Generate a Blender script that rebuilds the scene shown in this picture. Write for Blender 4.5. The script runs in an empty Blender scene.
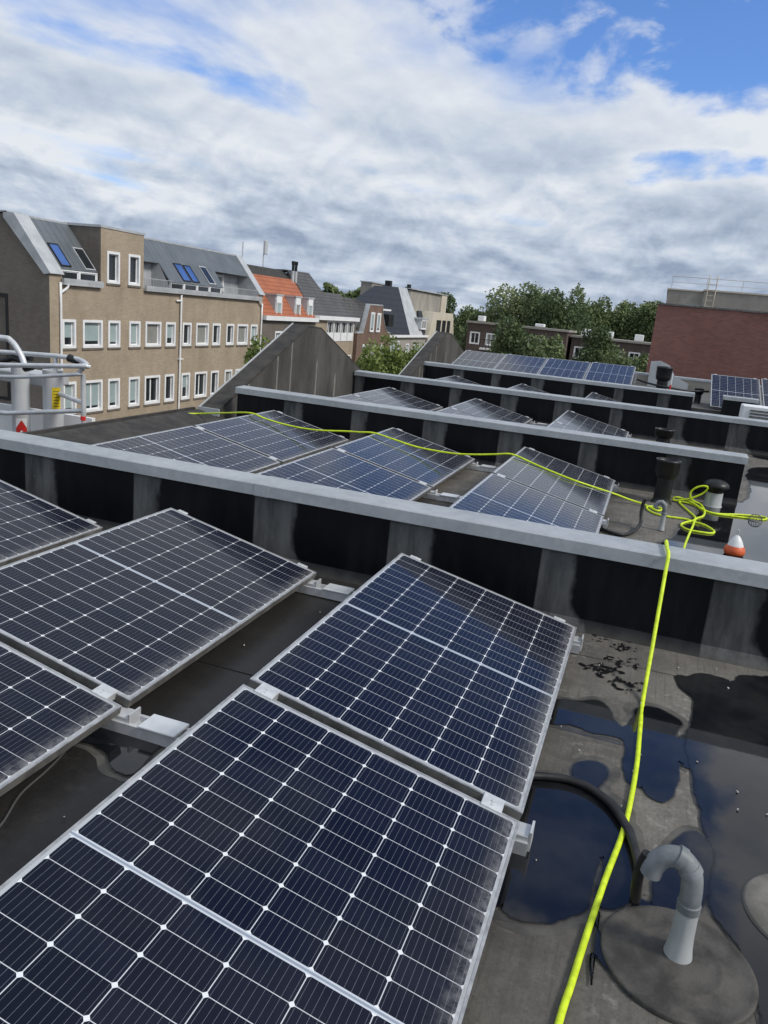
import bpy, math, random
import numpy as np
from mathutils import Matrix, Vector, noise as mnoise
random.seed(7); rng = np.random.default_rng(7)
SC = bpy.context.scene
COL = SC.collection
# ------------------------------------------------------------------ camera
cd = bpy.data.cameras.new('camera'); cam = bpy.data.objects.new('camera', cd); COL.objects.link(cam)
cd.sensor_fit = 'VERTICAL'; cd.sensor_height = 24.0; cd.sensor_width = 18.0
cd.lens = 776.92/1024*24.0; cd.clip_start = 0.05; cd.clip_end = 3000
Rv = Vector((0.93937, 0.32975, 0.09405)); Uv = Vector((-0.16961, 0.20844, 0.96322)); Fv = Vector((-0.29802, 0.92077, -0.25173))
M = Matrix((Rv, Uv, -Fv)).transposed().to_4x4(); M.translation = Vector((1.17684, -4.03045, 1.65082))
cam.matrix_world = M
SC.camera = cam
# ------------------------------------------------------------------ world
SUN_EL, SUN_AZ = math.radians(42), math.radians(98)      # azimuth from +Y towards +X
w = bpy.data.worlds.new('World'); SC.world = w; w.use_nodes = True
nt = w.node_tree; nt.nodes.clear()
def WN(t, **k):
    n = nt.nodes.new(t)
    for a, b in k.items(): setattr(n, a, b)
    return n
def wmath(op, a, b=None, clamp=False):
    n = WN('ShaderNodeMath', operation=op); n.use_clamp = clamp
    for i, v in enumerate((a, b)):
        if v is None: continue
        if isinstance(v, (int, float)): n.inputs[i].default_value = v
        else: nt.links.new(v, n.inputs[i])
    return n.outputs[0]
def wmap(v, a, b, c=0., d=1.):
    n = WN('ShaderNodeMapRange', interpolation_type='SMOOTHSTEP'); nt.links.new(v, n.inputs[0])
    for i, q in enumerate((a, b, c, d)): n.inputs[i+1].default_value = q
    return n.outputs[0]
sky = WN('ShaderNodeTexSky', sky_type='NISHITA'); sky.sun_disc = False
sky.sun_elevation = SUN_EL; sky.sun_rotation = SUN_AZ; sky.air_density = 1.0; sky.dust_density = 0.6; sky.ozone_density = 2.0
bg = WN('ShaderNodeBackground'); bg.inputs[1].default_value = 0.085
tc = WN('ShaderNodeTexCoord')
nrm = WN('ShaderNodeVectorMath', operation='NORMALIZE'); nt.links.new(tc.outputs['Generated'], nrm.inputs[0])
sep = WN('ShaderNodeSeparateXYZ'); nt.links.new(nrm.outputs[0], sep.inputs[0])
dz = sep.outputs[2]
az = wmath('ARCTAN2', sep.outputs[0], sep.outputs[1])
def noise(vec, scale, detail=6, rough=.55, dist=0., zs=3.2, off=(0, 0, 0)):
    mp = WN('ShaderNodeMapping'); nt.links.new(vec, mp.inputs[0]); mp.inputs['Scale'].default_value = (1, 1, zs); mp.inputs['Location'].default_value = off
    n = WN('ShaderNodeTexNoise'); nt.links.new(mp.outputs[0], n.inputs[0])
    n.inputs['Scale'].default_value = scale; n.inputs['Detail'].default_value = detail; n.inputs['Roughness'].default_value = rough; n.inputs['Distortion'].default_value = dist
    return n.outputs[0]
D_ = nrm.outputs[0]
# cloud deck: the view direction meets a flat layer, so clouds shrink towards the horizon as real ones do
zz_ = wmath('ADD', wmath('MAXIMUM', dz, 0.0), .055)
pc = WN('ShaderNodeCombineXYZ'); nt.links.new(wmath('DIVIDE', sep.outputs[0], zz_), pc.inputs[0]); nt.links.new(wmath('DIVIDE', sep.outputs[1], zz_), pc.inputs[1])
P_ = pc.outputs[0]
def fbm(scale, detail, rough, dist=0., off=(0, 0, 0), sc=(1, 1, 1)):
    mp = WN('ShaderNodeMapping'); nt.links.new(P_, mp.inputs[0]); mp.inputs['Scale'].default_value = sc; mp.inputs['Location'].default_value = off
    n = WN('ShaderNodeTexNoise'); nt.links.new(mp.outputs[0], n.inputs[0])
    n.inputs['Scale'].default_value = scale; n.inputs['Detail'].default_value = detail; n.inputs['Roughness'].default_value = rough; n.inputs['Distortion'].default_value = dist
    return n.outputs[0]
n1 = fbm(.40, 9, .50, .3, (3.1, 1.7, .3), (1, .8, 1))
n2 = fbm(.95, 9, .52, .22, (8.2, 4.4, 1.3), (1, .62, 1))
n2b = fbm(.95, 9, .52, .22, (8.2, 4.54, 1.3), (1, .62, 1))
n3 = noise(D_, 11., 9, .56, .3, 1.7, (7.3, 1.1, 3.6))
n3b = noise(D_, 11., 9, .56, .3, 1.7, (7.3, 1.1, 3.575))
rag = wmath('ADD', wmath('MULTIPLY', wmath('SUBTRACT', n2, .5), 4.2), wmath('MULTIPLY', wmath('SUBTRACT', n3, .5), 3.2))
def lump(a0, e0, ra, re):
    a = wmath('DIVIDE', wmath('SUBTRACT', az, a0), ra); e = wmath('DIVIDE', wmath('SUBTRACT', dz, e0), re)
    d = wmath('ADD', wmath('MULTIPLY', a, a), wmath('MULTIPLY', e, e))
    return wmap(wmath('ADD', d, rag), 1.5, -.2)
gap = wmath('ADD', wmath('MULTIPLY', lump(math.radians(2.5), .30, .10, .065), .82), wmath('MULTIPLY', lump(math.radians(0), .178, .11, .024), .72))
gap = wmath('ADD', gap, wmath('MULTIPLY', lump(math.radians(-3), .58, .30, .25), .95))
gap = wmath('ADD', gap, wmath('MULTIPLY', lump(math.radians(-28), .212, .07, .025), .26))
gap = wmath('ADD', gap, wmath('MULTIPLY', lump(math.radians(-39), .232, .09, .018), .24), clamp=True)
dens = wmath('ADD', wmath('MULTIPLY', n1, .55), wmath('MULTIPLY', n2, .55))
dens = wmath('SUBTRACT', wmath('ADD', dens, .02), wmath('MULTIPLY', gap, .22))
low = wmap(dz, .17, .04)
dens = wmath('ADD', dens, wmath('MULTIPLY', low, .07))
mask = wmap(dens, .36, .50)
# thin cloud glows, thick bases are grey; lit upper rims of the heaps
relief = wmath('ADD', wmath('MULTIPLY', wmath('SUBTRACT', n2, n2b), 1.3), wmath('MULTIPLY', wmath('SUBTRACT', n3, n3b), wmap(dz, .24, .09, .7, 2.3)))
bright = wmath('SUBTRACT', .94, wmath('MULTIPLY', wmap(dens, .44, .70), .58))
bright = wmath('ADD', wmath('ADD', bright, relief), wmath('MULTIPLY', lump(math.radians(13.5), .28, .21, .24), .55))  # last term: extra bright cloud added out of view for the water reflections
haze = wmap(dz, .10, .01)
bright = wmath('SUBTRACT', bright, wmath('MULTIPLY', haze, .15), clamp=True)
cr = WN('ShaderNodeValToRGB'); nt.links.new(bright, cr.inputs[0])
cr.color_ramp.elements[0].color = (.180, .222, .300, 1); cr.color_ramp.elements[1].color = (.475, .497, .53, 1)
e = cr.color_ramp.elements.new(.5); e.color = (.31, .358, .43, 1)
bgc = WN('ShaderNodeBackground'); nt.links.new(cr.outputs[0], bgc.inputs[0]); bgc.inputs[1].default_value = 1.0
tint = WN('ShaderNodeMix', data_type='RGBA', blend_type='MULTIPLY'); tint.inputs[0].default_value = 1; nt.links.new(sky.outputs[0], tint.inputs[6]); tint.inputs[7].default_value = (.62, .84, 1.22, 1); nt.links.new(tint.outputs[2], bg.inputs[0])
mx = WN('ShaderNodeMixShader'); nt.links.new(mask, mx.inputs[0]); nt.links.new(bg.outputs[0], mx.inputs[1]); nt.links.new(bgc.outputs[0], mx.inputs[2])
wo = WN('ShaderNodeOutputWorld'); nt.links.new(mx.outputs[0], wo.inputs[0])
# ------------------------------------------------------------------ sun behind thin cloud
sl = bpy.data.lights.new('sun', 'SUN'); sl.energy = 1.5; sl.angle = math.radians(14); sl.color = (1, .955, .88)
so = bpy.data.objects.new('sun', sl); COL.objects.link(so)
sd = Vector((math.sin(SUN_AZ)*math.cos(SUN_EL), math.cos(SUN_AZ)*math.cos(SUN_EL), math.sin(SUN_EL)))
so.rotation_euler = sd.to_track_quat('Z', 'Y').to_euler(); so.location = (20, -10, 40)
SC.view_settings.view_transform = 'Standard'; SC.view_settings.look = 'None'; SC.view_settings.gamma = 1; SC.view_settings.use_curve_mapping = False
SC.view_settings.exposure = 0.72

# ------------------------------------------------------------------ mesh helpers
ORG = {}
def org(o): return ORG.get(o.name, Vector((0, 0, 0))) if o else Vector((0, 0, 0))
class MB:
    def __init__(s): s.v = []; s.f = []; s.sm = []
    def add(s, v, f, sm=False):
        b = len(s.v); s.v += [tuple(map(float, p)) for p in v]; s.f += [tuple(i+b for i in q) for q in f]; s.sm += [sm]*len(f); return s
    def box(s, x0, x1, y0, y1, z0, z1):
        v = [(x0,y0,z0),(x1,y0,z0),(x1,y1,z0),(x0,y1,z0),(x0,y0,z1),(x1,y0,z1),(x1,y1,z1),(x0,y1,z1)]
        return s.add(v, [(0,3,2,1),(4,5,6,7),(0,1,5,4),(1,2,6,5),(2,3,7,6),(3,0,4,7)])
    def bevbox(s, x0, x1, y0, y1, z0, z1, b=.004):
        # box with chamfered long edges in all three directions
        cx, cy, cz = (x0+x1)/2, (y0+y1)/2, (z0+z1)/2; hx, hy, hz = (x1-x0)/2, (y1-y0)/2, (z1-z0)/2
        v = []; idx = {}
        for sx in (-1,1):
            for sy in (-1,1):
                for sz in (-1,1):
                    for a in range(3):
                        d = [hx-b, hy-b, hz-b]; d[a] += b
                        idx[(sx,sy,sz,a)] = len(v); v.append((cx+sx*d[0], cy+sy*d[1], cz+sz*d[2]))
        f = []
        for a in range(3):
            o1, o2 = [(1,2),(2,0),(0,1)][a]
            for sg in (-1,1):
                q = []
                for (p, r_) in ((-1,-1),(1,-1),(1,1),(-1,1)):
                    t = [0,0,0]; t[a] = sg; t[o1] = p; t[o2] = r_; q.append(idx[(*t, a)])
                f.append(tuple(q if sg > 0 else q[::-1]))
            # edges along axis a
            for p in (-1,1):
                for r_ in (-1,1):
                    t0 = [0,0,0]; t0[a] = -1; t0[o1] = p; t0[o2] = r_; t1 = list(t0); t1[a] = 1
                    q = (idx[(*t0,o1)], idx[(*t1,o1)], idx[(*t1,o2)], idx[(*t0,o2)])
                    f.append(q)
        for sx in (-1,1):
            for sy in (-1,1):
                for sz in (-1,1): f.append(tuple(idx[(sx,sy,sz,a)] for a in range(3)))
        return s.add(v, f)
    def prism(s, poly, ext):
        n = len(poly); e = Vector(ext); p = [Vector(q) for q in poly]
        v = p + [q+e for q in p]
        f = [tuple(range(n))[::-1], tuple(range(n, 2*n))] + [(i, (i+1) % n, n+(i+1) % n, n+i) for i in range(n)]
        return s.add(v, f)
    def poly(s, pts): return s.add(pts, [tuple(range(len(pts)))])
    def tube(s, pts, r, n=10, smooth=2, cap=True, radii=None):
        P = [Vector(p) for p in pts]; Rr = list(radii) if radii else [r]*len(P)
        if smooth > 1 and len(P) > 2:
            Q = []; RQ = []
            for i in range(len(P)-1):
                p0, p1, p2, p3 = P[max(i-1,0)], P[i], P[i+1], P[min(i+2,len(P)-1)]
                for k in range(smooth):
                    t = k/smooth
                    Q.append(.5*((2*p1)+(p2-p0)*t+(2*p0-5*p1+4*p2-p3)*t*t+(3*p1-p0-3*p2+p3)*t**3)); RQ.append(Rr[i]*(1-t)+Rr[i+1]*t)
            Q.append(P[-1]); RQ.append(Rr[-1]); P, Rr = Q, RQ
        v = []; f = []; nv = None
        for i, p in enumerate(P):
            t = (P[min(i+1,len(P)-1)]-P[max(i-1,0)])
            if t.length < 1e-9: t = Vector((0,0,1))
            t.normalize()
            if nv is None:
                nv = t.orthogonal().normalized()
            else:
                nv = nv - t*nv.dot(t)
                nv = nv.normalized() if nv.length > 1e-6 else t.orthogonal().normalized()
            b = t.cross(nv)
            for k in range(n):
                a = 2*math.pi*k/n; v.append(p+(nv*math.cos(a)+b*math.sin(a))*Rr[i])
        for i in range(len(P)-1):
            for k in range(n):
                f.append((i*n+k, i*n+(k+1) % n, (i+1)*n+(k+1) % n, (i+1)*n+k))
        s.add(v, f, True)
        if cap:
            m = len(P)-1
            s.add(v[:n], [tuple(range(n))[::-1]]); s.add(v[m*n:], [tuple(range(n))])
        return s
    def cyl(s, p0, p1, r0, r1=None, n=20): return s.tube([p0, p1], r0, n, 1, True, [r0, r0 if r1 is None else r1])
    def lathe(s, c, prof, n=28):
        c = Vector(c); v = []; f = []
        for r, z in prof:
            for k in range(n):
                a = 2*math.pi*k/n; v.append(c+Vector((r*math.cos(a), r*math.sin(a), z)))
        for i in range(len(prof)-1):
            for k in range(n): f.append((i*n+k, i*n+(k+1) % n, (i+1)*n+(k+1) % n, (i+1)*n+k))
        s.add(v, f, True)
        s.add(v[:n], [tuple(range(n))[::-1]]); s.add(v[-n:], [tuple(range(n))]); return s
    def build(s, name, mat, parent=None, loc=None, autosmooth=False):
        o_ = org(parent) + (Vector(loc) if loc else Vector((0,0,0))) if parent else Vector(loc or (0,0,0))
        me = bpy.data.meshes.new(name); me.from_pydata([Vector(p)-o_ for p in s.v], [], s.f)
        me.polygons.foreach_set('use_smooth', s.sm); me.materials.append(mat)
        me.validate(); me.update()
        o = bpy.data.objects.new(name, me); COL.objects.link(o)
        if parent: o.parent = parent
        else: o.location = o_
        if parent and loc: o.location = Vector(loc)
        ORG[o.name] = o_
        return o
def thing(name, label, cat, loc=(0,0,0), group=None):
    o = bpy.data.objects.new(name, None); COL.objects.link(o); o.location = loc; o.empty_display_size = .2
    ORG[o.name] = Vector(loc); o['label'] = label; o['category'] = cat
    if group: o['group'] = group
    return o
def tag(o, label, cat, group=None):
    o['label'] = label; o['category'] = cat
    if group: o['group'] = group
    return o
def struct(o, kind='structure'): o['kind'] = kind; return o
def dup(root, loc, label=None, group=None):
    r_ = root.copy(); COL.objects.link(r_); r_.location = loc
    if label: r_['label'] = label
    if group: r_['group'] = group
    for ch in list(root.children):
        c = ch.copy(); COL.objects.link(c); c.parent = r_
        for g in ch.children:
            d = g.copy(); COL.objects.link(d); d.parent = c
    return r_

# ------------------------------------------------------------------ material helpers
class Mat:
    def __init__(s, name, rough=.6, base=(.2,.2,.2), metal=0., ior=1.45):
        s.m = bpy.data.materials.new(name); s.m.use_nodes = True; s.t = s.m.node_tree
        s.b = s.t.nodes['Principled BSDF']; s.b.inputs['Base Color'].default_value = (*base, 1); s.b.inputs['Roughness'].default_value = rough
        s.b.inputs['Metallic'].default_value = metal; s.b.inputs['IOR'].default_value = ior; s._tc = None
    def n(s, t, **k):
        n = s.t.nodes.new(t)
        for a, b in k.items(): setattr(n, a, b)
        return n
    def lk(s, a, b): s.t.links.new(a, b)
    def oc(s):
        if s._tc is None: s._tc = s.n('ShaderNodeTexCoord')
        return s._tc.outputs['Object']
    def xyz(s, v=None):
        q = s.n('ShaderNodeSeparateXYZ'); s.lk(v or s.oc(), q.inputs[0]); return q.outputs
    def ma(s, op, a, b=None, c=None, clamp=False):
        q = s.n('ShaderNodeMath', operation=op); q.use_clamp = clamp
        for i, v in enumerate((a, b, c)):
            if v is None: continue
            if isinstance(v, (int, float)): q.inputs[i].default_value = v
            else: s.lk(v, q.inputs[i])
        return q.outputs[0]
    def mr(s, v, a, b, c=0., d=1., smooth=True):
        q = s.n('ShaderNodeMapRange'); q.interpolation_type = 'SMOOTHSTEP' if smooth else 'LINEAR'; s.lk(v, q.inputs[0])
        for i, x in enumerate((a, b, c, d)): q.inputs[i+1].default_value = x
        return q.outputs[0]
    def noise(s, scale, detail=5, rough=.55, vec=None, stretch=(1,1,1), dist=0., rnd=False):
        mp = s.n('ShaderNodeMapping'); mp.inputs['Scale'].default_value = stretch; s.lk(vec or s.oc(), mp.inputs[0])
        v = mp.outputs[0]
        if rnd:
            oi = s.n('ShaderNodeObjectInfo'); a = s.n('ShaderNodeVectorMath', operation='SCALE'); a.inputs[0].default_value = (37, 61, 83); s.lk(oi.outputs['Random'], a.inputs['Scale'])
            ad = s.n('ShaderNodeVectorMath', operation='ADD'); s.lk(v, ad.inputs[0]); s.lk(a.outputs[0], ad.inputs[1]); v = ad.outputs[0]
        q = s.n('ShaderNodeTexNoise'); s.lk(v, q.inputs[0]); q.inputs['Scale'].default_value = scale; q.inputs['Detail'].default_value = detail; q.inputs['Roughness'].default_value = rough; q.inputs['Distortion'].default_value = dist
        return q.outputs[0]
    def mix(s, f, a, b):
        q = s.n('ShaderNodeMix', data_type='RGBA')
        if isinstance(f, (int, float)): q.inputs[0].default_value = f
        else: s.lk(f, q.inputs[0])
        for i, v in ((6, a), (7, b)):
            if isinstance(v, tuple): q.inputs[i].default_value = (*v, 1) if len(v) == 3 else v
            else: s.lk(v, q.inputs[i])
        return q.outputs[2]
    def col(s, c): s.lk(c, s.b.inputs['Base Color']); return s
    def rough(s, c): s.lk(c, s.b.inputs['Roughness']); return s
    def bump(s, h, strength=.3, dist=.01):
        q = s.n('ShaderNodeBump'); q.inputs['Strength'].default_value = strength; q.inputs['Distance'].default_value = dist; s.lk(h, q.inputs['Height']); s.lk(q.outputs[0], s.b.inputs['Normal']); return s
    def wallvec(s):
        # brick coordinates: along the wall, up
        g = s.n('ShaderNodeNewGeometry'); N = s.xyz(g.outputs['Normal']); P = s.xyz()
        fx = s.ma('GREATER_THAN', s.ma('ABSOLUTE', N[0]), .5)
        u = s.ma('ADD', s.ma('MULTIPLY', P[1], fx), s.ma('MULTIPLY', P[0], s.ma('SUBTRACT', 1., fx)))
        q = s.n('ShaderNodeCombineXYZ'); s.lk(u, q.inputs[0]); s.lk(P[2], q.inputs[1]); return q.outputs[0]
def varied(name, c1, c2, scale=3., rough=.7, metal=0., stretch=(1,1,1), bump=0., detail=6, rnd=False, r2=None):
    m = Mat(name, rough, c1, metal); n = m.noise(scale, detail, .6, stretch=stretch, rnd=rnd)
    f = m.mr(n, .32, .68); m.col(m.mix(f, c1, c2))
    if r2 is not None: m.rough(m.mr(n, .35, .65, rough, r2))
    if bump: m.bump(m.noise(scale*6, 4, .6, rnd=rnd), bump, .01)
    return m.m
def brick(name, c1, c2, mortar, rough=.85, stain=(.6,.6,.6), sc=1.):
    m = Mat(name, rough); v = m.wallvec()
    b = m.n('ShaderNodeTexBrick'); m.lk(v, b.inputs[0]); b.inputs['Color1'].default_value = (*c1,1); b.inputs['Color2'].default_value = (*c2,1); b.inputs['Mortar'].default_value = (*mortar,1)
    b.inputs['Scale'].default_value = 1.; b.inputs['Brick Width'].default_value = .22*sc; b.inputs['Row Height'].default_value = .075*sc; b.inputs['Mortar Size'].default_value = .008*sc; b.inputs['Bias'].default_value = 0.
    n = m.noise(.55, 8, .62, stretch=(1,1,.7)); n2 = m.noise(2.2, 6, .6, stretch=(1,1,.22))
    f = m.ma('MULTIPLY', m.mr(n, .35, .72), .55); f = m.ma('ADD', f, m.ma('MULTIPLY', m.mr(n2, .45, .8), .35), clamp=True)
    q = m.n('ShaderNodeMix', data_type='RGBA', blend_type='MULTIPLY'); m.lk(f, q.inputs[0]); m.lk(b.outputs[0], q.inputs[6]); q.inputs[7].default_value = (*stain, 1)
    m.col(q.outputs[2]); m.bump(b.outputs[1], -.3, .01); return m.m
def plain(name, c, rough=.5, metal=0., ior=1.45): return Mat(name, rough, c, metal, ior).m
HOSE = [[1.16, -3.1, 0.011], [1.222, -2.424, 0.011], [1.24, -2.275, 0.011], [1.26, -2.102, 0.011], [1.296, -1.826, 0.011], [1.343, -1.508, 0.011], [1.368, -1.126, 0.011], [1.374, -0.788, 0.011], [1.38, -0.486, 0.011], [1.391, -0.197, 0.185], [1.402, 0.127, 0.444], [1.406, 0.235, 0.528], [1.396, 0.36, 0.541], [1.396, 0.5, 0.535], [1.436, 0.62, 0.4], [1.526, 0.9, 0.03], [1.624, 2.38, 0.013], [1.683, 2.977, 0.013], [1.733, 3.395, 0.013], [1.767, 3.697, 0.013], [1.84, 3.882, 0.013], [1.867, 4.128, 0.013], [1.842, 4.42, 0.02], [1.762, 4.42, 0.049], [1.727, 4.42, 0.089], [1.733, 4.42, 0.148], [1.788, 4.42, 0.199], [1.858, 4.42, 0.215], [1.878, 4.42, 0.191], [1.832, 4.42, 0.13], [1.727, 4.42, 0.064], [1.606, 4.42, 0.022], [1.567, 4.42, 0.032], [1.61, 4.42, 0.058], [1.732, 4.42, 0.036], [1.855, 4.224, 0.013], [1.951, 4.092, 0.013], [2.113, 4.111, 0.013], [2.275, 4.141, 0.013], [2.397, 4.168, 0.013], [2.451, 4.261, 0.013], [2.414, 4.322, 0.013], [2.205, 4.246, 0.013], [1.993, 4.116, 0.013], [1.873, 4.164, 0.013], [1.778, 4.379, 0.013], [1.682, 4.42, 0.018], [1.633, 4.382, 0.013], [1.695, 4.093, 0.013], [1.761, 3.809, 0.013], [1.751, 3.637, 0.013], [1.669, 3.48, 0.013], [1.628, 3.33, 0.013], [1.68, 3.197, 0.013], [1.79, 3.18, 0.013], [1.882, 3.209, 0.013], [1.907, 3.32, 0.013], [1.841, 3.497, 0.013], [1.748, 3.561, 0.013], [1.673, 3.623, 0.013], [1.496, 3.606, 0.013], [1.386, 3.665, 0.013], [1.323, 3.818, 0.013], [1.336, 3.935, 0.013], [1.415, 3.957, 0.013], [1.466, 3.915, 0.013], [1.42, 3.794, 0.013], [1.342, 3.919, 0.013], [1.278, 3.973, 0.02], [1.131, 3.951, 0.05], [0.988, 3.871, 0.098], [0.642, 3.685, 0.196], [0.347, 3.699, 0.261], [0.141, 3.761, 0.305], [-0.052, 3.781, 0.352], [-0.225, 3.787, 0.325], [-0.428, 3.793, 0.291], [-0.678, 3.8, 0.266], [-1.055, 3.812, 0.273], [-1.355, 3.821, 0.32], [-1.566, 3.827, 0.352], [-1.732, 3.839, 0.336], [-1.891, 3.85, 0.322], [-2.275, 3.877, 0.28], [-2.608, 3.901, 0.281], [-2.916, 3.922, 0.313], [-3.129, 3.937, 0.352], [-3.591, 4.165, 0.27], [-4.103, 4.436, 0.17], [-4.263, 4.26, 0.16], [-4.411, 4.421, 0.1]]
PUDDLES = {"a": [[0.932, -2.1], [1.01, -2.054], [1.047, -2.084], [1.09, -2.087], [1.141, -2.073], [1.175, -2.049], [1.217, -2.003], [1.243, -1.963], [1.251, -1.913], [1.251, -1.845], [1.262, -1.758], [1.27, -1.716], [1.286, -1.703], [1.292, -1.744], [1.292, -1.823], [1.283, -1.911], [1.308, -1.935], [1.352, -1.9], [1.385, -1.83], [1.381, -1.696], [1.367, -1.579], [1.332, -1.455], [1.271, -1.37], [1.193, -1.336], [1.099, -1.328], [1.007, -1.34], [0.939, -1.389], [0.926, -1.786]], "b": [[0.964, -0.915], [1.016, -0.887], [1.004, -0.725], [1.029, -0.67], [1.102, -0.645], [1.176, -0.598], [1.22, -0.647], [1.266, -0.76], [1.301, -0.797], [1.341, -0.738], [1.363, -0.608], [1.392, -0.556], [1.44, -0.535], [1.491, -0.564], [1.539, -0.621], [1.517, -0.69], [1.508, -0.759], [1.54, -0.777], [1.581, -0.728], [1.578, -0.835], [1.57, -0.986], [1.534, -0.954], [1.523, -1.025], [1.514, -1.127], [1.497, -1.228], [1.466, -1.283], [1.424, -1.272], [1.402, -1.221], [1.38, -1.218], [1.346, -1.2], [1.33, -1.088], [1.332, -0.974], [1.316, -0.888], [1.26, -0.883], [1.188, -0.895], [1.111, -0.873]], "c": [[1.581, -0.728], [1.602, -0.595], [1.612, -0.461], [1.621, -0.339], [1.569, -0.244], [1.552, -0.17], [1.544, -0.101], [1.592, -0.086], [1.657, -0.011], [1.748, -0.009], [1.813, -0.021], [1.849, 0.062], [1.924, 0.105], [2.151, 0.21], [2.408, 0.114], [2.351, -0.82], [2.06, -1.796], [1.88, -2.207], [1.758, -2.289], [1.711, -2.109], [1.695, -2.072], [1.698, -1.993], [1.674, -1.921], [1.648, -1.868], [1.621, -1.812], [1.606, -1.672], [1.622, -1.541], [1.618, -1.443], [1.602, -1.195], [1.589, -1.067], [1.576, -0.919]], "d": [[1.148, -1.222], [1.159, -1.178], [1.192, -1.153], [1.234, -1.154], [1.253, -1.204], [1.245, -1.259], [1.223, -1.306], [1.205, -1.357], [1.17, -1.361], [1.152, -1.3]], "e": [[1.386, -1.862], [1.421, -1.868], [1.447, -1.851], [1.461, -1.682], [1.499, -1.558], [1.559, -1.443], [1.592, -1.445], [1.615, -1.501], [1.6, -1.665], [1.578, -1.77], [1.547, -1.839], [1.461, -1.88], [1.405, -1.919]], "f": [[1.3, 2.19], [1.411, 2.461], [1.58, 2.86], [1.656, 3.335], [1.737, 3.69], [1.823, 4.029], [1.87, 4.46], [1.992, 4.718], [2.16, 4.86], [2.311, 4.986], [2.454, 5.63], [2.515, 6.483], [2.553, 7.13], [2.893, 7.971], [4.696, 8.642], [4.366, 4.126], [2.855, 1.214], [2.097, 1.502]], "g": [[2.357, 9.042], [2.584, 9.518], [2.803, 9.178], [2.994, 8.842], [4.696, 8.642], [4.988, 9.82], [3.492, 10.253], [2.8, 10.25]], "gap": [[-0.783, -1.675], [-0.609, -1.741], [-0.508, -1.72], [-0.353, -1.745], [-0.329, -1.811], [-0.315, -1.951], [-0.315, -2.02], [-0.38, -2.006], [-0.446, -1.948], [-0.534, -1.921], [-0.643, -1.925], [-0.736, -1.871]], "s6": [[1.398, -2.241], [1.273, -2.003], [1.281, -1.965], [1.294, -1.984], [1.292, -2.075], [1.292, -2.169], [1.292, -2.239], [1.287, -2.241], [1.284, -2.136]]}
CABLE = [[0.908, -1.442, 0.022], [0.992, -1.384, 0.022], [1.069, -1.351, 0.022], [1.134, -1.339, 0.022], [1.209, -1.356, 0.022], [1.285, -1.418, 0.022], [1.337, -1.51, 0.022], [1.367, -1.599, 0.022], [1.386, -1.687, 0.022], [1.394, -1.754, 0.022], [1.39, -1.819, 0.022]]
THIN = [[-0.477, -2.537, 0.006], [-0.483, -2.419, 0.006], [-0.544, -2.274, 0.006], [-0.564, -2.14, 0.006], [-0.586, -2.033, 0.006], [-0.621, -1.924, 0.006], [-0.693, -1.8, 0.006]]
CABLE2 = [[0.831, 2.648, 0.02], [0.973, 2.646, 0.02], [1.126, 2.562, 0.02], [1.218, 2.722, 0.02]]
WET_SPOTS = [[1.169, 0.253], [1.26, 0.121], [1.167, -0.23], [1.216, -0.196], [1.275, -0.093], [1.286, -0.349]]
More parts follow.
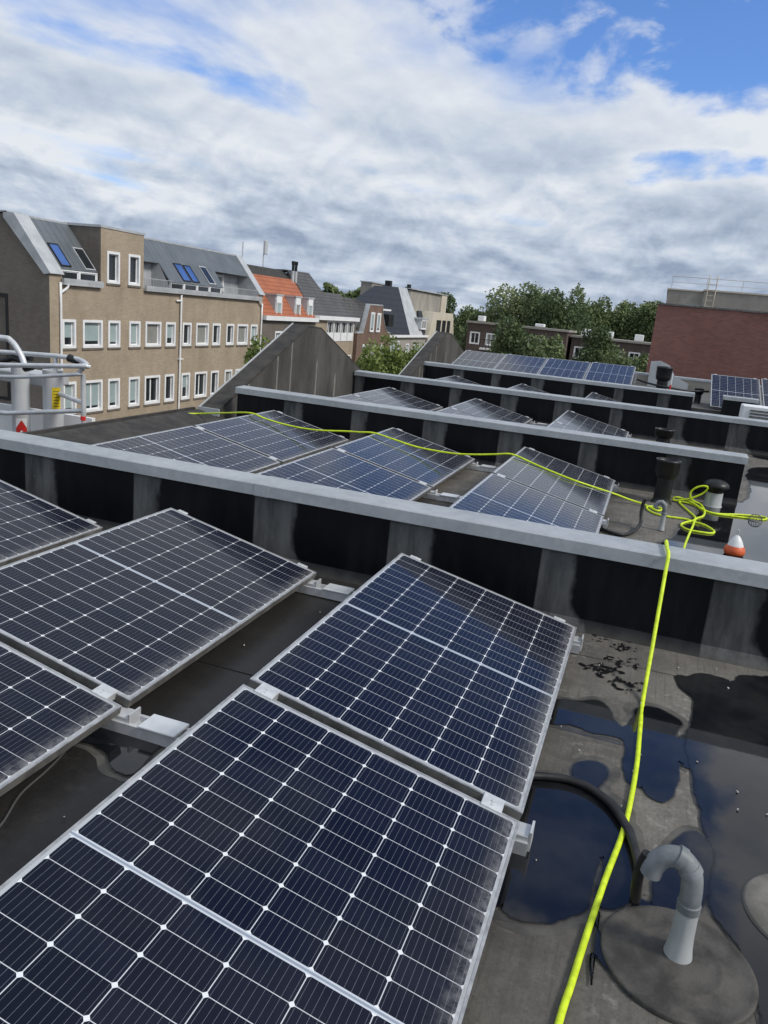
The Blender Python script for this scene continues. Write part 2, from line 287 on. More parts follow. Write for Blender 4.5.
# ------------------------------------------------------------------ materials
PW, PL, TILT = 1.038, 1.755, 0.2160
def mat_panel():
    m = Mat('solar_cells', .07, (.01,.012,.03), ior=1.36)
    m.b.inputs['Specular IOR Level'].default_value = .26; m.b.inputs['Sheen Weight'].default_value = .12; m.b.inputs['Sheen Roughness'].default_value = .35
    P = m.xyz(); x, y = P[0], P[1]
    cx = (PW-.036)/6
    gx = m.ma('DIVIDE', m.ma('SUBTRACT', x, .018), cx); fx = m.ma('FRACT', gx)
    dx = m.ma('MULTIPLY', m.ma('SUBTRACT', .5, m.ma('ABSOLUTE', m.ma('SUBTRACT', fx, .5))), cx)
    yc = m.ma('ADD', y, PL/2); ya = m.ma('SUBTRACT', m.ma('ABSOLUTE', yc), .0075)
    cy = (PL/2-.0075-.020)/10
    gy = m.ma('DIVIDE', ya, cy); fy = m.ma('FRACT', gy)
    dy = m.ma('MULTIPLY', m.ma('SUBTRACT', .5, m.ma('ABSOLUTE', m.ma('SUBTRACT', fy, .5))), cy)
    line = m.ma('MAXIMUM', m.ma('LESS_THAN', dx, .00125), m.ma('LESS_THAN', dy, .00105))
    line = m.ma('MAXIMUM', line, m.ma('LESS_THAN', m.ma('ADD', dx, dy), .0088))
    out = m.ma('MAXIMUM', m.ma('GREATER_THAN', m.ma('ABSOLUTE', m.ma('SUBTRACT', x, PW/2)), PW/2-.0185), m.ma('GREATER_THAN', m.ma('ABSOLUTE', yc), PL/2-.0205))
    mid = m.ma('LESS_THAN', ya, 0.)
    midin = m.ma('GREATER_THAN', m.ma('ABSOLUTE', yc), .0035)
    white = m.ma('MAXIMUM', line, out)
    fb = m.ma('FRACT', m.ma('MULTIPLY', fx, 9.)); bus = m.ma('LESS_THAN', m.ma('ABSOLUTE', m.ma('SUBTRACT', fb, .5)), .019)
    wn = m.n('ShaderNodeTexWhiteNoise', noise_dimensions='3D'); cv = m.n('ShaderNodeCombineXYZ')
    m.lk(m.ma('FLOOR', gx), cv.inputs[0]); m.lk(m.ma('ADD', m.ma('FLOOR', gy), m.ma('MULTIPLY', m.ma('GREATER_THAN', yc, 0.), 30.)), cv.inputs[1])
    oi = m.n('ShaderNodeObjectInfo'); m.lk(oi.outputs['Random'], cv.inputs[2]); m.lk(cv.outputs[0], wn.inputs[0])
    cell = m.mix(wn.outputs[0], (.0022,.0040,.014), (.0036,.0058,.019))
    c = m.mix(m.ma('MULTIPLY', bus, .8), cell, (.20,.215,.25))
    c = m.mix(m.ma('MULTIPLY', white, .97), c, m.mix(out, m.mix(m.ma('LESS_THAN', m.ma('ADD', dx, dy), .0088), (.56,.58,.61), (.74,.76,.78)), (.42,.44,.47)))
    c = m.mix(mid, c, m.mix(midin, (.26,.29,.35), (.50,.55,.62)))
    # dust: thin film everywhere, a crust along the low edge, a few droppings
    n1 = m.noise(5., 7, .65, rnd=True); n2 = m.noise(38., 5, .65, rnd=True); n3 = m.noise(1.6, 4, .5, rnd=True)
    edge = m.mr(x, PW-.11, PW-.004)
    ed2 = m.ma('MAXIMUM', m.mr(y, -PL+.03, -PL+.004), m.mr(y, -.04, -.004))
    film = m.ma('MULTIPLY', m.mr(n1, .40, .75), .018)
    film = m.ma('ADD', film, m.ma('MULTIPLY', m.mr(n3, .35, .7), .010))
    film = m.ma('ADD', film, .005)
    crust = m.ma('MULTIPLY', m.ma('MULTIPLY', edge, edge), m.mr(n2, .25, .75))
    crust = m.ma('ADD', m.ma('MULTIPLY', crust, .75), m.ma('MULTIPLY', m.ma('MULTIPLY', ed2, m.mr(n2, .35, .75)), .35))
    dust = m.ma('ADD', film, crust, clamp=True)
    c = m.mix(dust, c, (.25,.25,.25))
    vo = m.n('ShaderNodeTexVoronoi'); vo.inputs['Scale'].default_value = 5.5
    mp = m.n('ShaderNodeMapping'); m.lk(m.oc(), mp.inputs[0]); sc = m.n('ShaderNodeVectorMath', operation='SCALE'); sc.inputs[0].default_value = (17, 23, 0); m.lk(oi.outputs['Random'], sc.inputs['Scale']); m.lk(sc.outputs[0], mp.inputs['Location'])
    ds = m.n('ShaderNodeVectorMath', operation='ADD'); m.lk(mp.outputs[0], ds.inputs[0])
    nn = m.n('ShaderNodeTexNoise'); nn.inputs['Scale'].default_value = 60; m.lk(m.oc(), nn.inputs[0]); s2 = m.n('ShaderNodeVectorMath', operation='SCALE'); m.lk(nn.outputs[1], s2.inputs[0]); s2.inputs['Scale'].default_value = .03; m.lk(s2.outputs[0], ds.inputs[1])
    m.lk(ds.outputs[0], vo.inputs[0])
    vc = m.xyz(vo.outputs['Color'])
    spot = m.ma('MULTIPLY', m.ma('LESS_THAN', vo.outputs['Distance'], m.ma('MULTIPLY', vc[1], .045)), m.ma('GREATER_THAN', vc[0], .72))
    c = m.mix(m.ma('MULTIPLY', spot, .8), c, (.55,.54,.50))
    m.col(c); m.rough(m.ma('ADD', m.ma('MULTIPLY', dust, .9), m.ma('ADD', .085, m.ma('MULTIPLY', spot, .5)), clamp=True))
    return m.m
def mat_membrane(x0, per=.915):
    m = Mat('bitumen_wall', .55, (.01,.01,.012)); P = m.xyz(); m.b.inputs['Specular IOR Level'].default_value = .28
    nb = m.noise(1.3, 5, .6, stretch=(1,1,.8)); nf = m.noise(7., 6, .65, stretch=(1,1,.55))
    u = m.ma('SUBTRACT', P[0], x0); k = m.ma('DIVIDE', u, per); fr = m.ma('MULTIPLY', m.ma('FRACT', k), per)
    w1 = m.n('ShaderNodeTexWhiteNoise', noise_dimensions='1D'); m.lk(m.ma('FLOOR', k), w1.inputs['W'])
    wid = m.ma('ADD', .19, m.ma('MULTIPLY', w1.outputs[0], .10))
    wid = m.ma('ADD', wid, m.ma('MULTIPLY', m.ma('SUBTRACT', nf, .5), .13))
    wid = m.ma('ADD', wid, m.mr(P[2], .14, .0, 0, .10))
    band = m.ma('MULTIPLY', m.mr(fr, -.002, .010), m.ma('SUBTRACT', 1., m.mr(m.ma('SUBTRACT', fr, wid), -.018, .03)))
    ns = m.noise(9., 6, .65, stretch=(1.,1.,.18)); nw = m.noise(30., 4, .6)
    grey = m.mix(m.mr(ns, .3, .72), (.046,.048,.050), (.135,.137,.136))
    grey = m.mix(m.ma('MULTIPLY', m.mr(nw, .62, .76), .4), grey, (.17,.17,.165))
    dk = m.mix(m.mr(ns, .40, .72), (.0020,.0026,.0045), (.0065,.0078,.011))
    foot = m.ma('MULTIPLY', m.mr(m.ma('ADD', P[2], m.ma('MULTIPLY', nf, .10)), .12, .035), .65)
    c = m.mix(band, dk, grey); c = m.mix(foot, c, (.055,.052,.047))
    m.col(c); m.rough(m.ma('ADD', m.ma('MULTIPLY', band, .30), m.ma('ADD', .33, m.ma('MULTIPLY', ns, .2))))
    m.bump(nf, .25, .01); return m.m
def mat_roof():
    m = Mat('roof_membrane', .8); P = m.xyz(); m.b.inputs['Specular IOR Level'].default_value = .3
    big = m.noise(.9, 6, .6, dist=.4); med = m.noise(4.5, 8, .68); fine = m.noise(70., 5, .7); strk = m.noise(60., 3, .6, stretch=(1., .035, 1.))
    c = m.mix(m.mr(big, .32, .66), (.070,.065,.059), (.150,.139,.123))
    c = m.mix(m.ma('MULTIPLY', m.mr(med, .42, .72), .55), c, (.205,.19,.165))
    c = m.mix(m.ma('MULTIPLY', m.mr(fine, .42, .72), .42), c, (.045,.043,.042))
    c = m.mix(m.ma('MULTIPLY', m.mr(strk, .50, .68), .35), c, (.050,.048,.046))
    lich = m.ma('MULTIPLY', m.mr(m.noise(22., 7, .72), .50, .66), m.mr(m.noise(1.7, 4, .5), .46, .62)); c = m.mix(m.ma('MULTIPLY', lich, .6), c, (.27,.26,.235))
    speck = m.noise(150., 2, .5); c = m.mix(m.ma('MULTIPLY', m.mr(speck, .70, .74), .5), c, (.32,.31,.29))
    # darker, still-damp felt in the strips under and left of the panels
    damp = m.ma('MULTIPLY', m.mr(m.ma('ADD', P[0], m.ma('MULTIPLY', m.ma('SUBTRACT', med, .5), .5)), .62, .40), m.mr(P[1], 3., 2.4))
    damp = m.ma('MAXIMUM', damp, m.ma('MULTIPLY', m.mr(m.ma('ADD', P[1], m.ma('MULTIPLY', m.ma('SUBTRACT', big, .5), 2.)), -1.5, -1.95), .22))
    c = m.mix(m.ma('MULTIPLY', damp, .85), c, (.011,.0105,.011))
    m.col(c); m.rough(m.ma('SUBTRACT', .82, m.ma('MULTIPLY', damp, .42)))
    m.bump(m.ma('ADD', m.ma('MULTIPLY', fine, .5), m.ma('MULTIPLY', strk, .6)), .35, .004); return m.m
def mat_water():
    m = Mat('puddle_water', .03, (.012,.013,.016), ior=1.45)
    n = m.noise(2.2, 5, .6); m.col(m.mix(m.mr(n, .35, .7), (.006,.0065,.009), (.022,.022,.022)))
    m.bump(m.noise(9., 3, .5), .012, .01)
    # the film thins out to nothing towards its edge
    at = m.n('ShaderNodeAttribute', attribute_name='depth'); ne = m.noise(28., 6, .65)
    al = m.mr(m.ma('ADD', at.outputs['Fac'], m.ma('MULTIPLY', m.ma('SUBTRACT', ne, .5), .9)), .18, .78)
    tp = m.n('ShaderNodeBsdfTransparent'); mx_ = m.n('ShaderNodeMixShader'); o = [q for q in m.t.nodes if q.type == 'OUTPUT_MATERIAL'][0]
    m.lk(al, mx_.inputs[0]); m.lk(tp.outputs[0], mx_.inputs[1]); m.lk(m.b.outputs[0], mx_.inputs[2]); m.lk(mx_.outputs[0], o.inputs[0]); return m.m
def mat_zinc(name='galvanised', c1=(.30,.325,.345), c2=(.45,.47,.49), rough=.5):
    m = Mat(name, rough, c1, .15); v = m.n('ShaderNodeTexVoronoi'); v.inputs['Scale'].default_value = 24.; m.lk(m.oc(), v.inputs[0])
    n = m.noise(3., 7, .65); n2 = m.noise(22., 5, .7)
    f = m.ma('ADD', m.ma('MULTIPLY', m.mr(n, .3, .7), .6), m.ma('MULTIPLY', m.xyz(v.outputs['Color'])[0], .3))
    c = m.mix(f, c1, c2); c = m.mix(m.ma('MULTIPLY', m.mr(n2, .60, .78), .55), c, (.44,.45,.46)); c = m.mix(m.ma('MULTIPLY', m.mr(n2, .40, .25), .4), c, (.10,.11,.12))
    m.col(c); m.rough(m.ma('ADD', rough-.1, m.ma('MULTIPLY', n2, .3))); return m.m
M_PANEL = mat_panel(); M_ROOF = mat_roof(); M_WATER = mat_water(); M_WET = plain('wet_black_felt', (.012,.012,.013), .15); M_ZINC = mat_zinc()
M_ALU = varied('anodised_aluminium', (.52,.53,.545), (.68,.69,.70), 14., .42, .35, r2=.5)
M_FRAME = varied('panel_frame', (.26,.265,.275), (.44,.445,.455), 18., .42, .4, rnd=True)
M_SIDE = varied('dirty_shaded_frame_side', (.10,.098,.093), (.19,.185,.175), 10., .6, .2, rnd=True)  # grey-brown dirt, darkened further with painted shadow of the panel gaps
M_HOSE = varied('fluorescent_hose', (.50,.64,.014), (.70,.86,.03), 26., .5, bump=.04)
M_RUB = varied('black_rubber', (.010,.010,.011), (.022,.022,.022), 20., .5)
M_PVC = varied('grey_pvc', (.13,.145,.155), (.24,.255,.27), 8., .5, bump=.05)
M_PVCL = varied('light_grey_pvc', (.28,.30,.31), (.42,.435,.44), 12., .5, stretch=(1,1,.25))
M_BLACK = varied('black_plastic', (.006,.006,.007), (.016,.016,.017), 6., .42)
M_CONE = varied('bitumen_collar', (.030,.028,.026), (.085,.078,.070), 9., .72, bump=.3)
M_WHITE = varied('white_paint', (.76,.77,.78), (.85,.85,.85), 2., .5)
M_WPLAS = plain('white_plastic', (.72,.73,.74), .35)
M_TANB = brick('tan_brick', (.43,.345,.245), (.36,.288,.205), (.345,.30,.25), stain=(.66,.64,.62))
M_DKB = brick('brown_and_shaded_brick', (.195,.168,.142), (.16,.138,.116), (.175,.158,.138), stain=(.58,.56,.54))  # brown brick; its dark tone also paints shade on the tan building's sides
M_REDB = brick('red_brick', (.285,.118,.094), (.215,.092,.075), (.21,.15,.135), stain=(.70,.66,.64))
M_RBR = brick('red_brown_brick', (.21,.125,.09), (.165,.098,.072), (.21,.165,.13))
M_FLAT = brick('dark_red_brick', (.120,.085,.075), (.095,.068,.06), (.11,.09,.08))
M_GREYB = brick('pale_grey_brick', (.40,.37,.325), (.345,.32,.285), (.37,.345,.31))
M_CREAM = varied('cream_render', (.50,.45,.36), (.58,.53,.43), .8, .8)
M_CONC = varied('weathered_concrete', (.24,.225,.20), (.33,.31,.275), .9, .85, stretch=(1,1,.4))
def seamed(name, c1, c2, per, rough=.5, axis=1, ridge=.04, metal=.3, hor=None):
    m = Mat(name, rough, c1, metal); P = m.xyz(); fr = m.ma('FRACT', m.ma('DIVIDE', P[axis], per)); s_ = m.ma('LESS_THAN', fr, ridge/per)
    n = m.noise(1.1, 6, .6); c = m.mix(m.mr(n, .3, .7), c1, c2); c = m.mix(m.ma('MULTIPLY', s_, .55), c, tuple(v*.35 for v in c1))
    h = s_
    if hor:
        fz = m.ma('FRACT', m.ma('DIVIDE', P[2], hor)); sh = m.ma('LESS_THAN', fz, .22); c = m.mix(m.ma('MULTIPLY', sh, .6), c, tuple(v*.4 for v in c1)); h = m.ma('ADD', s_, sh)
    m.col(c); m.bump(h, .5, .03); return m.m
M_SEAM = seamed('standing_seam_zinc', (.125,.142,.157), (.165,.183,.20), .42, .5)
M_LEAD = varied('lead_flashing', (.40,.42,.435), (.52,.535,.55), 1.5, .55, .2)
M_OTILE = seamed('orange_roof_tiles', (.46,.155,.075), (.36,.115,.06), .30, .75, 1, .07, 0., .26)
M_STILE = seamed('slate_roof_tiles', (.078,.078,.082), (.11,.108,.11), .30, .7, 1, .05, 0., .24)
M_NTILE = seamed('navy_glazed_tiles', (.012,.016,.027), (.018,.023,.036), .32, .62, 1, .06, 0., .55)
M_GABLE = None
def mat_gable():
    m = Mat('bitumen_gable', .85); P = m.xyz(); n = m.noise(1.6, 7, .65, stretch=(1,1,.35)); n2 = m.noise(9., 6, .7, stretch=(1,1,.25)); n3 = m.noise(26., 5, .7)
    c = m.mix(m.mr(n, .3, .7), (.036,.034,.032), (.098,.092,.084)); c = m.mix(m.ma('MULTIPLY', m.mr(n2, .50, .75), .5), c, (.040,.038,.036))
    c = m.mix(m.ma('MULTIPLY', m.mr(n3, .55, .8), .4), c, (.17,.165,.155))
    for y0, wd, top in ((.72, .018, .95), (1.55, .016, 1.2), (2.0, .014, 1.2), (2.95, .02, .8), (3.75, .03, .55), (1.0, .05, .45)):
        d = m.ma('ABSOLUTE', m.ma('SUBTRACT', m.ma('ADD', P[1], m.ma('MULTIPLY', m.ma('SUBTRACT', n2, .5), .05)), y0))
        s_ = m.mr(d, wd*1.6, wd*.5); s_ = m.ma('MULTIPLY', s_, m.mr(n2, .25, .55)); s_ = m.ma('MULTIPLY', s_, m.mr(P[2], top, top-.15))
        c = m.mix(m.ma('MULTIPLY', s_, .85), c, (.26,.25,.23))
    m.col(c); m.bump(n2, .3, .02); return m.m
M_GABLE = mat_gable()
M_GRIT = varied('mineral_felt', (.028,.0265,.025), (.058,.054,.05), 5., .9, bump=.5)
def mat_pane(name, c, rough=.06):
    m = Mat(name, rough, c, 0., 1.5); n = m.noise(.5, 3, .5); m.col(m.mix(m.mr(n, .35, .65), c, tuple(min(1, v*1.5+.004) for v in c))); return m.m
M_PANE = mat_pane('dark_window_glass', (.018,.021,.024)); M_PANEL_B = mat_pane('blue_skylight_glass', (.05,.10,.26), .05)
M_BLIND = varied('pale_blind', (.30,.38,.385), (.36,.44,.44), 1., .3)
M_CURT = varied('grey_curtain', (.20,.20,.185), (.30,.30,.28), 6., .6, stretch=(1,4,.2))
M_DKFR = plain('black_window_frame', (.012,.012,.014), .45)
def mat_leaf(name, c1, c2, scale=.5):
    m = Mat(name, .6); n = m.noise(scale, 4, .6); n2 = m.noise(scale*7, 3, .6)
    f = m.ma('ADD', m.ma('MULTIPLY', m.mr(n, .32, .68), .65), m.ma('MULTIPLY', m.mr(n2, .3, .7), .35)); c = m.mix(f, c1, c2); m.col(c)
    m.b.inputs['Specular IOR Level'].default_value = .25
    tr = m.n('ShaderNodeBsdfTranslucent'); m.lk(c, tr.inputs[0]); mx_ = m.n('ShaderNodeMixShader'); mx_.inputs[0].default_value = .22
    o = [q for q in m.t.nodes if q.type == 'OUTPUT_MATERIAL'][0]; m.lk(m.b.outputs[0], mx_.inputs[1]); m.lk(tr.outputs[0], mx_.inputs[2]); m.lk(mx_.outputs[0], o.inputs[0]); return m.m
M_LF1 = mat_leaf('street_leaves', (.10,.15,.035), (.26,.32,.10), 1.3)
M_LF2 = mat_leaf('far_leaves', (.10,.145,.06), (.24,.29,.135), .22)
M_LF3 = mat_leaf('dark_leaves', (.065,.10,.046), (.16,.205,.095), .25)
M_LF4 = mat_leaf('pale_far_leaves', (.135,.175,.085), (.29,.335,.165), .25)
M_BARK = varied('bark', (.05,.04,.03), (.10,.085,.065), 8., .9, stretch=(1,1,.2))
M_ASPH = varied('street_asphalt', (.045,.045,.046), (.065,.064,.062), 1.5, .85)
M_RED = plain('red_reflective_sheet', (.62,.03,.025), .4); M_YEL = plain('yellow_sticker', (.78,.58,.02), .45)
M_ORG = varied('orange_paint', (.62,.10,.035), (.72,.15,.05), 8., .45)
M_LIFT = varied('grey_lift_paint', (.48,.495,.51), (.56,.575,.59), 1.5, .4, .15)
M_GTUBE = varied('galvanised_tube', (.52,.54,.56), (.66,.68,.70), 6., .42, .25)
M_DECK5 = varied('raised_deck_felt', (.07,.068,.065), (.12,.115,.108), 2., .85)
# ------------------------------------------------------------------ setting
gm = MB(); gm.poly([(-900,-400,-9.5),(900,-400,-9.5),(900,1600,-9.5),(-900,1600,-9.5)]); struct(gm.build('ground', varied('far_ground', (.05,.055,.04), (.09,.085,.07), .06, .9)))
st = MB(); st.poly([(-19.8,-30,-9.46),(-8.2,-30,-9.46),(-8.2,130,-9.46),(-19.8,130,-9.46)]); struct(st.build('street', M_ASPH))
pv = MB(); pv.box(-23.6,-19.8,-30,130,-9.5,-9.36); pv.box(-8.2,-4.4,-30,130,-9.5,-9.36); struct(pv.build('pavement', varied('clinker_paving', (.16,.11,.09), (.21,.15,.12), 2., .85)))
PITCH = 4.5418
tb = thing('terrace_block', 'own brick terrace block carrying the flat roof with the parapets and solar panels', 'building', (-4.3, 0, -9.5))
b = MB(); b.box(-4.30, 30, -12, 20.2, -9.5, -.14); b.build('brick_body', M_RBR, tb)
rd = MB()
# felt deck sheet with a fine grid
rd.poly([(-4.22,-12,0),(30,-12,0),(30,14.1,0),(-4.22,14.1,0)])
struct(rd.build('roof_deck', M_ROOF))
d5 = MB(); d5.box(-4.22,30,14.1,20.1,-.1,.22); struct(d5.build('raised_roof_deck', M_DECK5))
# felt laps on the deck
lp = MB()
for k in range(3):
    y = k*PITCH
    lp.box(-3.9, 9., y-.10, y+.215, .0005, .0045)
for x in (-2.45, -1.35, 1.86): lp.box(x, x+.12, -9., .0-.12, .0005, .0035)
for y in (-1.15, -3.4): lp.box(-3.9, .62, y, y+.1, .0005, .0035)
struct(lp.build('roof_laps', M_ROOF))
# eave strip with mineral felt along the street edge
es = MB()
prof = [(-4.34,.02),(-4.34,.17),(-4.26,.185),(-3.62,.012),(-3.60,.006)]
def strip(y0, y1):
    n = len(prof); v = [(x, y0, z) for x, z in prof]+[(x, y1, z) for x, z in prof]
    es.add(v, [(i, i+1, n+i+1, n+i) for i in range(n-1)])
strip(-12, .24); strip(.50, 4.78); strip(9.6, 13.86)
struct(es.build('roof_edge_strip', M_GRIT))
et = MB(); et.box(-4.375,-4.335,-12,4.7,.06,.20); et.box(-4.375,-4.335,9.9,13.0,.06,.20); et.build('edge_trim', M_GRIT, tb)

# ------------------------------------------------------------------ parapet walls
def parapet(k, x0, x1, band0, label, y=None, ztop=.514, zb=0.):
    y0 = (.2465 + k*PITCH) if y is None else y
    t = thing('parapet_wall', label, 'wall', (band0, y0, zb), 'parapet walls across the flat roof')
    c = MB(); f, h = y0+.03, ztop-.02
    c.box(x0, x1, f, f+.17, zb-.02, h)
    # felt fillet at the foot
    c.prism([(x0, f+.001, zb+.001), (x0, f-.055, zb+.001), (x0, f+.001, zb+.06)], (x1-x0, 0, 0))
    c.build('felt_face', mat_membrane(0.), t)
    n = max(1, round((x1-x0)/3.0)); cp = MB()
    for i in range(n):
        a, b_ = x0-.02+(x1-x0+.04)*i/n, x0-.02+(x1-x0+.04)*(i+1)/n
        # folded sheet: drip face, sloping top, back face
        p = [(y0,ztop-.074),(y0+.004,ztop-.004),(y0+.012,ztop+.002),(y0+.215,ztop+.010),(y0+.222,ztop+.005),(y0+.222,ztop-.055),(y0+.216,ztop-.055),(y0+.214,ztop+.002),(y0+.014,ztop-.008),(y0+.006,ztop-.074)]
        cp.prism([(a, q[0], q[1]) for q in p], (b_-a-.0015, 0, 0))
        if i: cp.prism([(a-.05,y0-.003,ztop-.075),(a-.05,y0+.001,ztop-.001),(a-.05,y0+.010,ztop+.0045),(a-.05,y0+.215,ztop+.0125),(a-.05,y0+.215,ztop+.0095),(a-.05,y0+.010,ztop+.001),(a-.05,y0+.004,ztop-.075)], (.10,0,0))
    cp.build('coping', M_ZINC, t)
    return t
parapet(0, -4.36, 9, -2.92, 'nearest black felt parapet wall, the one the yellow hose climbs over')
parapet(1, -3.80, 2.22, -3.14, 'second black parapet wall back, ending beside the mushroom roof vent')
parapet(2, -3.95, 9, -3.08, 'third black parapet wall back, behind the second with its vent in front')
parapet(3, -4.10, 2.02, -3.27, 'farthest long black parapet wall, just below the row of four front-facing panels', ztop=.54)
parapet(3, 2.62, 3.28, 2.3, 'short black parapet stub in front of the far right solar panels', ztop=.56)

# ------------------------------------------------------------------ gables on the street side
def gable(y0, y1, apex, label, zend=.16):
    t = thing('roof_gable', label, 'gable', (-4.0, y0, 0), 'felt covered gables at the street edge')
    ym = (y0+y1)/2
    m = MB(); prof_ = [(y0,-.12),(y1,-.12),(y1,zend+.26),(ym+.42,apex-.025),(ym-.05,apex),(y0,zend+.02)]
    m.prism([(-4.0,y,z) for y,z in prof_], (-.26,0,0)); m.build('felt_body', M_GABLE, t)
    # sloping mineral felt top with an upturned pale edge
    s_ = MB(); s_.prism([(-3.9985,y0-.05,zend+.01),(-3.9985,ym-.05,apex+.006),(-3.9985,ym-.05,apex+.026),(-3.9985,y0-.05,zend+.045)], (-.2715,0,0))
    s_.prism([(-3.9985,ym-.0495,apex+.004),(-3.9985,ym+.42,apex-.022),(-3.9985,y1+.01,zend+.262),(-3.9985,y1+.01,zend+.280),(-3.9985,ym+.42,apex-.002),(-3.9985,ym-.0495,apex+.026)], (-.2715,0,0))
    s_.build('felt_top', M_GRIT, t)
    e_ = MB(); e_.prism([(-4.271,y0-.05,zend+.02),(-4.271,ym-.05,apex+.01),(-4.271,ym-.05,apex+.040),(-4.271,y0-.05,zend+.058)], (-.02,0,0))
    e_.box(-4.291,-3.98,y0-.075,y0-.0502,zend-.035,zend+.058); e_.build('edge_trim', M_LEAD, t)
    bs = MB(); bs.box(-4.25,-4.01,y0-.02,y0-.002,-1.2,zend-.04); bs.build('brick_return', M_RBR, t)
gable(4.75, 9.95, 1.27, 'big dark felt gable left of the second parapet, nearer of the two peaks')
gable(12.9, 18.7, 1.20, 'smaller looking felt gable beside the far panel row, farther of the two peaks')

# ------------------------------------------------------------------ puddles
def smooth_poly(pts, sub=5, jit=.006):
    n = len(pts); out = []
    P = [Vector((*p, 0)) for p in pts]
    for i in range(n):
        p0, p1, p2, p3 = P[i-1], P[i], P[(i+1) % n], P[(i+2) % n]
        for k in range(sub):
            t = k/sub; q = .5*((2*p1)+(p2-p0)*t+(2*p0-5*p1+4*p2-p3)*t*t+(3*p1-p0-3*p2+p3)*t**3)
            L = min(1, (p2-p1).length*4)
            j = mnoise.noise_vector(q*9)*jit*2.4 + mnoise.noise_vector(q*30)*jit
            out.append((q.x+j.x*L, q.y+j.y*L))
    return out
import bmesh
from mathutils.geometry import tessellate_polygon
rim_m = Mat('wet_felt', .38); nn_ = rim_m.noise(12., 5, .6); rim_m.col(rim_m.mix(rim_m.mr(nn_, .3, .7), (.034,.033,.031), (.066,.063,.059))); M_RIM = rim_m.m; M_RIM2 = varied('drying_felt', (.050,.047,.043), (.105,.098,.088), 9., .7)
def offset(pl, d):
    n = len(pl); A = sum(pl[i][0]*pl[(i+1) % n][1]-pl[(i+1) % n][0]*pl[i][1] for i in range(n)); sg = 1 if A > 0 else -1; out = []
    for i in range(n):
        a, b_ = Vector(pl[i-1]), Vector(pl[(i+1) % n]); t = (b_-a)
        t = t.normalized() if t.length > 1e-9 else Vector((1,0)); nrm_ = Vector((t.y, -t.x))*sg
        k = d*(.6+.9*abs(mnoise.noise(Vector((pl[i][0]*6, pl[i][1]*6, 3.)))))
        out.append((pl[i][0]+nrm_.x*k, pl[i][1]+nrm_.y*k))
    return out
def sheet(pl, z):
    tr = tessellate_polygon([[Vector((x, y, 0)) for x, y in pl]]); m = MB()
    f = []
    for a, b_, c in tr:
        q = (Vector(pl[b_])-Vector(pl[a])).cross(Vector(pl[c])-Vector(pl[a])); f.append((a, b_, c) if q > 0 else (a, c, b_))
    m.add([(x, y, z) for x, y in pl], f); return m
wz = 0
for key, pts in PUDDLES.items():
    small = key.startswith('s'); wz += 1
    pl = smooth_poly(pts, 6, .003 if small else .007)
    zz = .0052+.00035*wz; out_ = offset(pl, .012 if small else .030); n = len(pl); m = sheet(pl, zz); nb = len(m.v)
    m.add([(x, y, zz) for x, y in pl]+[(x, y, zz) for x, y in out_], [(i, n+i, n+(i+1) % n, (i+1) % n) for i in range(n)])
    o = m.build('puddle', M_WATER); at = o.data.attributes.new('depth', 'FLOAT', 'POINT'); at.data.foreach_set('value', [1.]*(nb+n)+[0.]*n); struct(o)
    if not small: struct(sheet(offset(pl, .026), .0012+.00018*wz).build('damp_patch', M_RIM))
    if not small: struct(sheet(offset(pl, .062), .0004+.00008*wz).build('damp_patch', M_RIM2))

ws = MB(); rw = random.Random(5)
for cx_, cy_ in WET_SPOTS:
    for i in range(26):
        x, y = cx_+rw.gauss(0,.055), cy_+rw.gauss(0,.035); a = rw.uniform(0,6.28); n = 8; L = rw.uniform(.004,.017)
        ws.poly([(x+L*1.5*math.cos(6.283*j/n)*(q := rw.uniform(.6,1.2))*math.cos(a)-L*.7*math.sin(6.283*j/n)*q*math.sin(a), y+L*1.5*math.cos(6.283*j/n)*q*math.sin(a)+L*.7*math.sin(6.283*j/n)*q*math.cos(a), .0050+i*.00006) for j in range(n)])
struct(ws.build('damp_spots', M_WET), 'stuff')
# ------------------------------------------------------------------ solar panels
PG = 'solar panels on the flat roof'
def make_panel(label):
    t = thing('solar_panel', label, 'solar panel', (0,0,0), PG)
    fr = .0085; th = .035
    s_ = MB(); s_.poly([(fr,-PL+fr,-.0012),(PW-fr,-PL+fr,-.0012),(PW-fr,-fr,-.0012),(fr,-fr,-.0012)]); s_.build('cell_glass', M_PANEL, t)
    f = MB()
    f.box(0,fr,-PL,0,-.0045,0); f.box(PW-fr,PW,-PL,0,-.0045,0); f.box(fr,PW-fr,-fr,0,-.0045,0); f.box(fr,PW-fr,-PL,-PL+fr,-.0045,0); f.build('frame', M_FRAME, t)
    g = MB(); o4 = [(.0004,-PL+.0004),(PW-.0004,-PL+.0004),(PW-.0004,-.0004),(.0004,-.0004)]; i4 = [(.03,-PL+.03),(PW-.03,-PL+.03),(PW-.03,-.03),(.03,-.03)]
    g.add([(x,y,-.0046) for x,y in o4]+[(x,y,-th) for x,y in o4]+[(x,y,-th) for x,y in i4], [(4+i,4+(i+1)%4,(i+1)%4,i) for i in range(4)]+[(8+i,8+(i+1)%4,4+(i+1)%4,4+i) for i in range(4)]); g.build('frame_side', M_SIDE, t)
    bk = MB(); bk.poly([(fr,-fr,-.006),(PW-fr,-fr,-.006),(PW-fr,-PL+fr,-.006),(fr,-PL+fr,-.006)]); bk.build('backsheet', M_BLACK, t)
    for x in (.085, PW-.10):
        c = MB(); c.bevbox(x-.032,x+.032,-.008,.017,-.028,.0055,.002); c.cyl((x,.006,.005),(x,.006,.0085),.0055,n=10); c.build('clamp', M_ALU, t)
    t.rotation_euler = (0, TILT, 0)
    return t
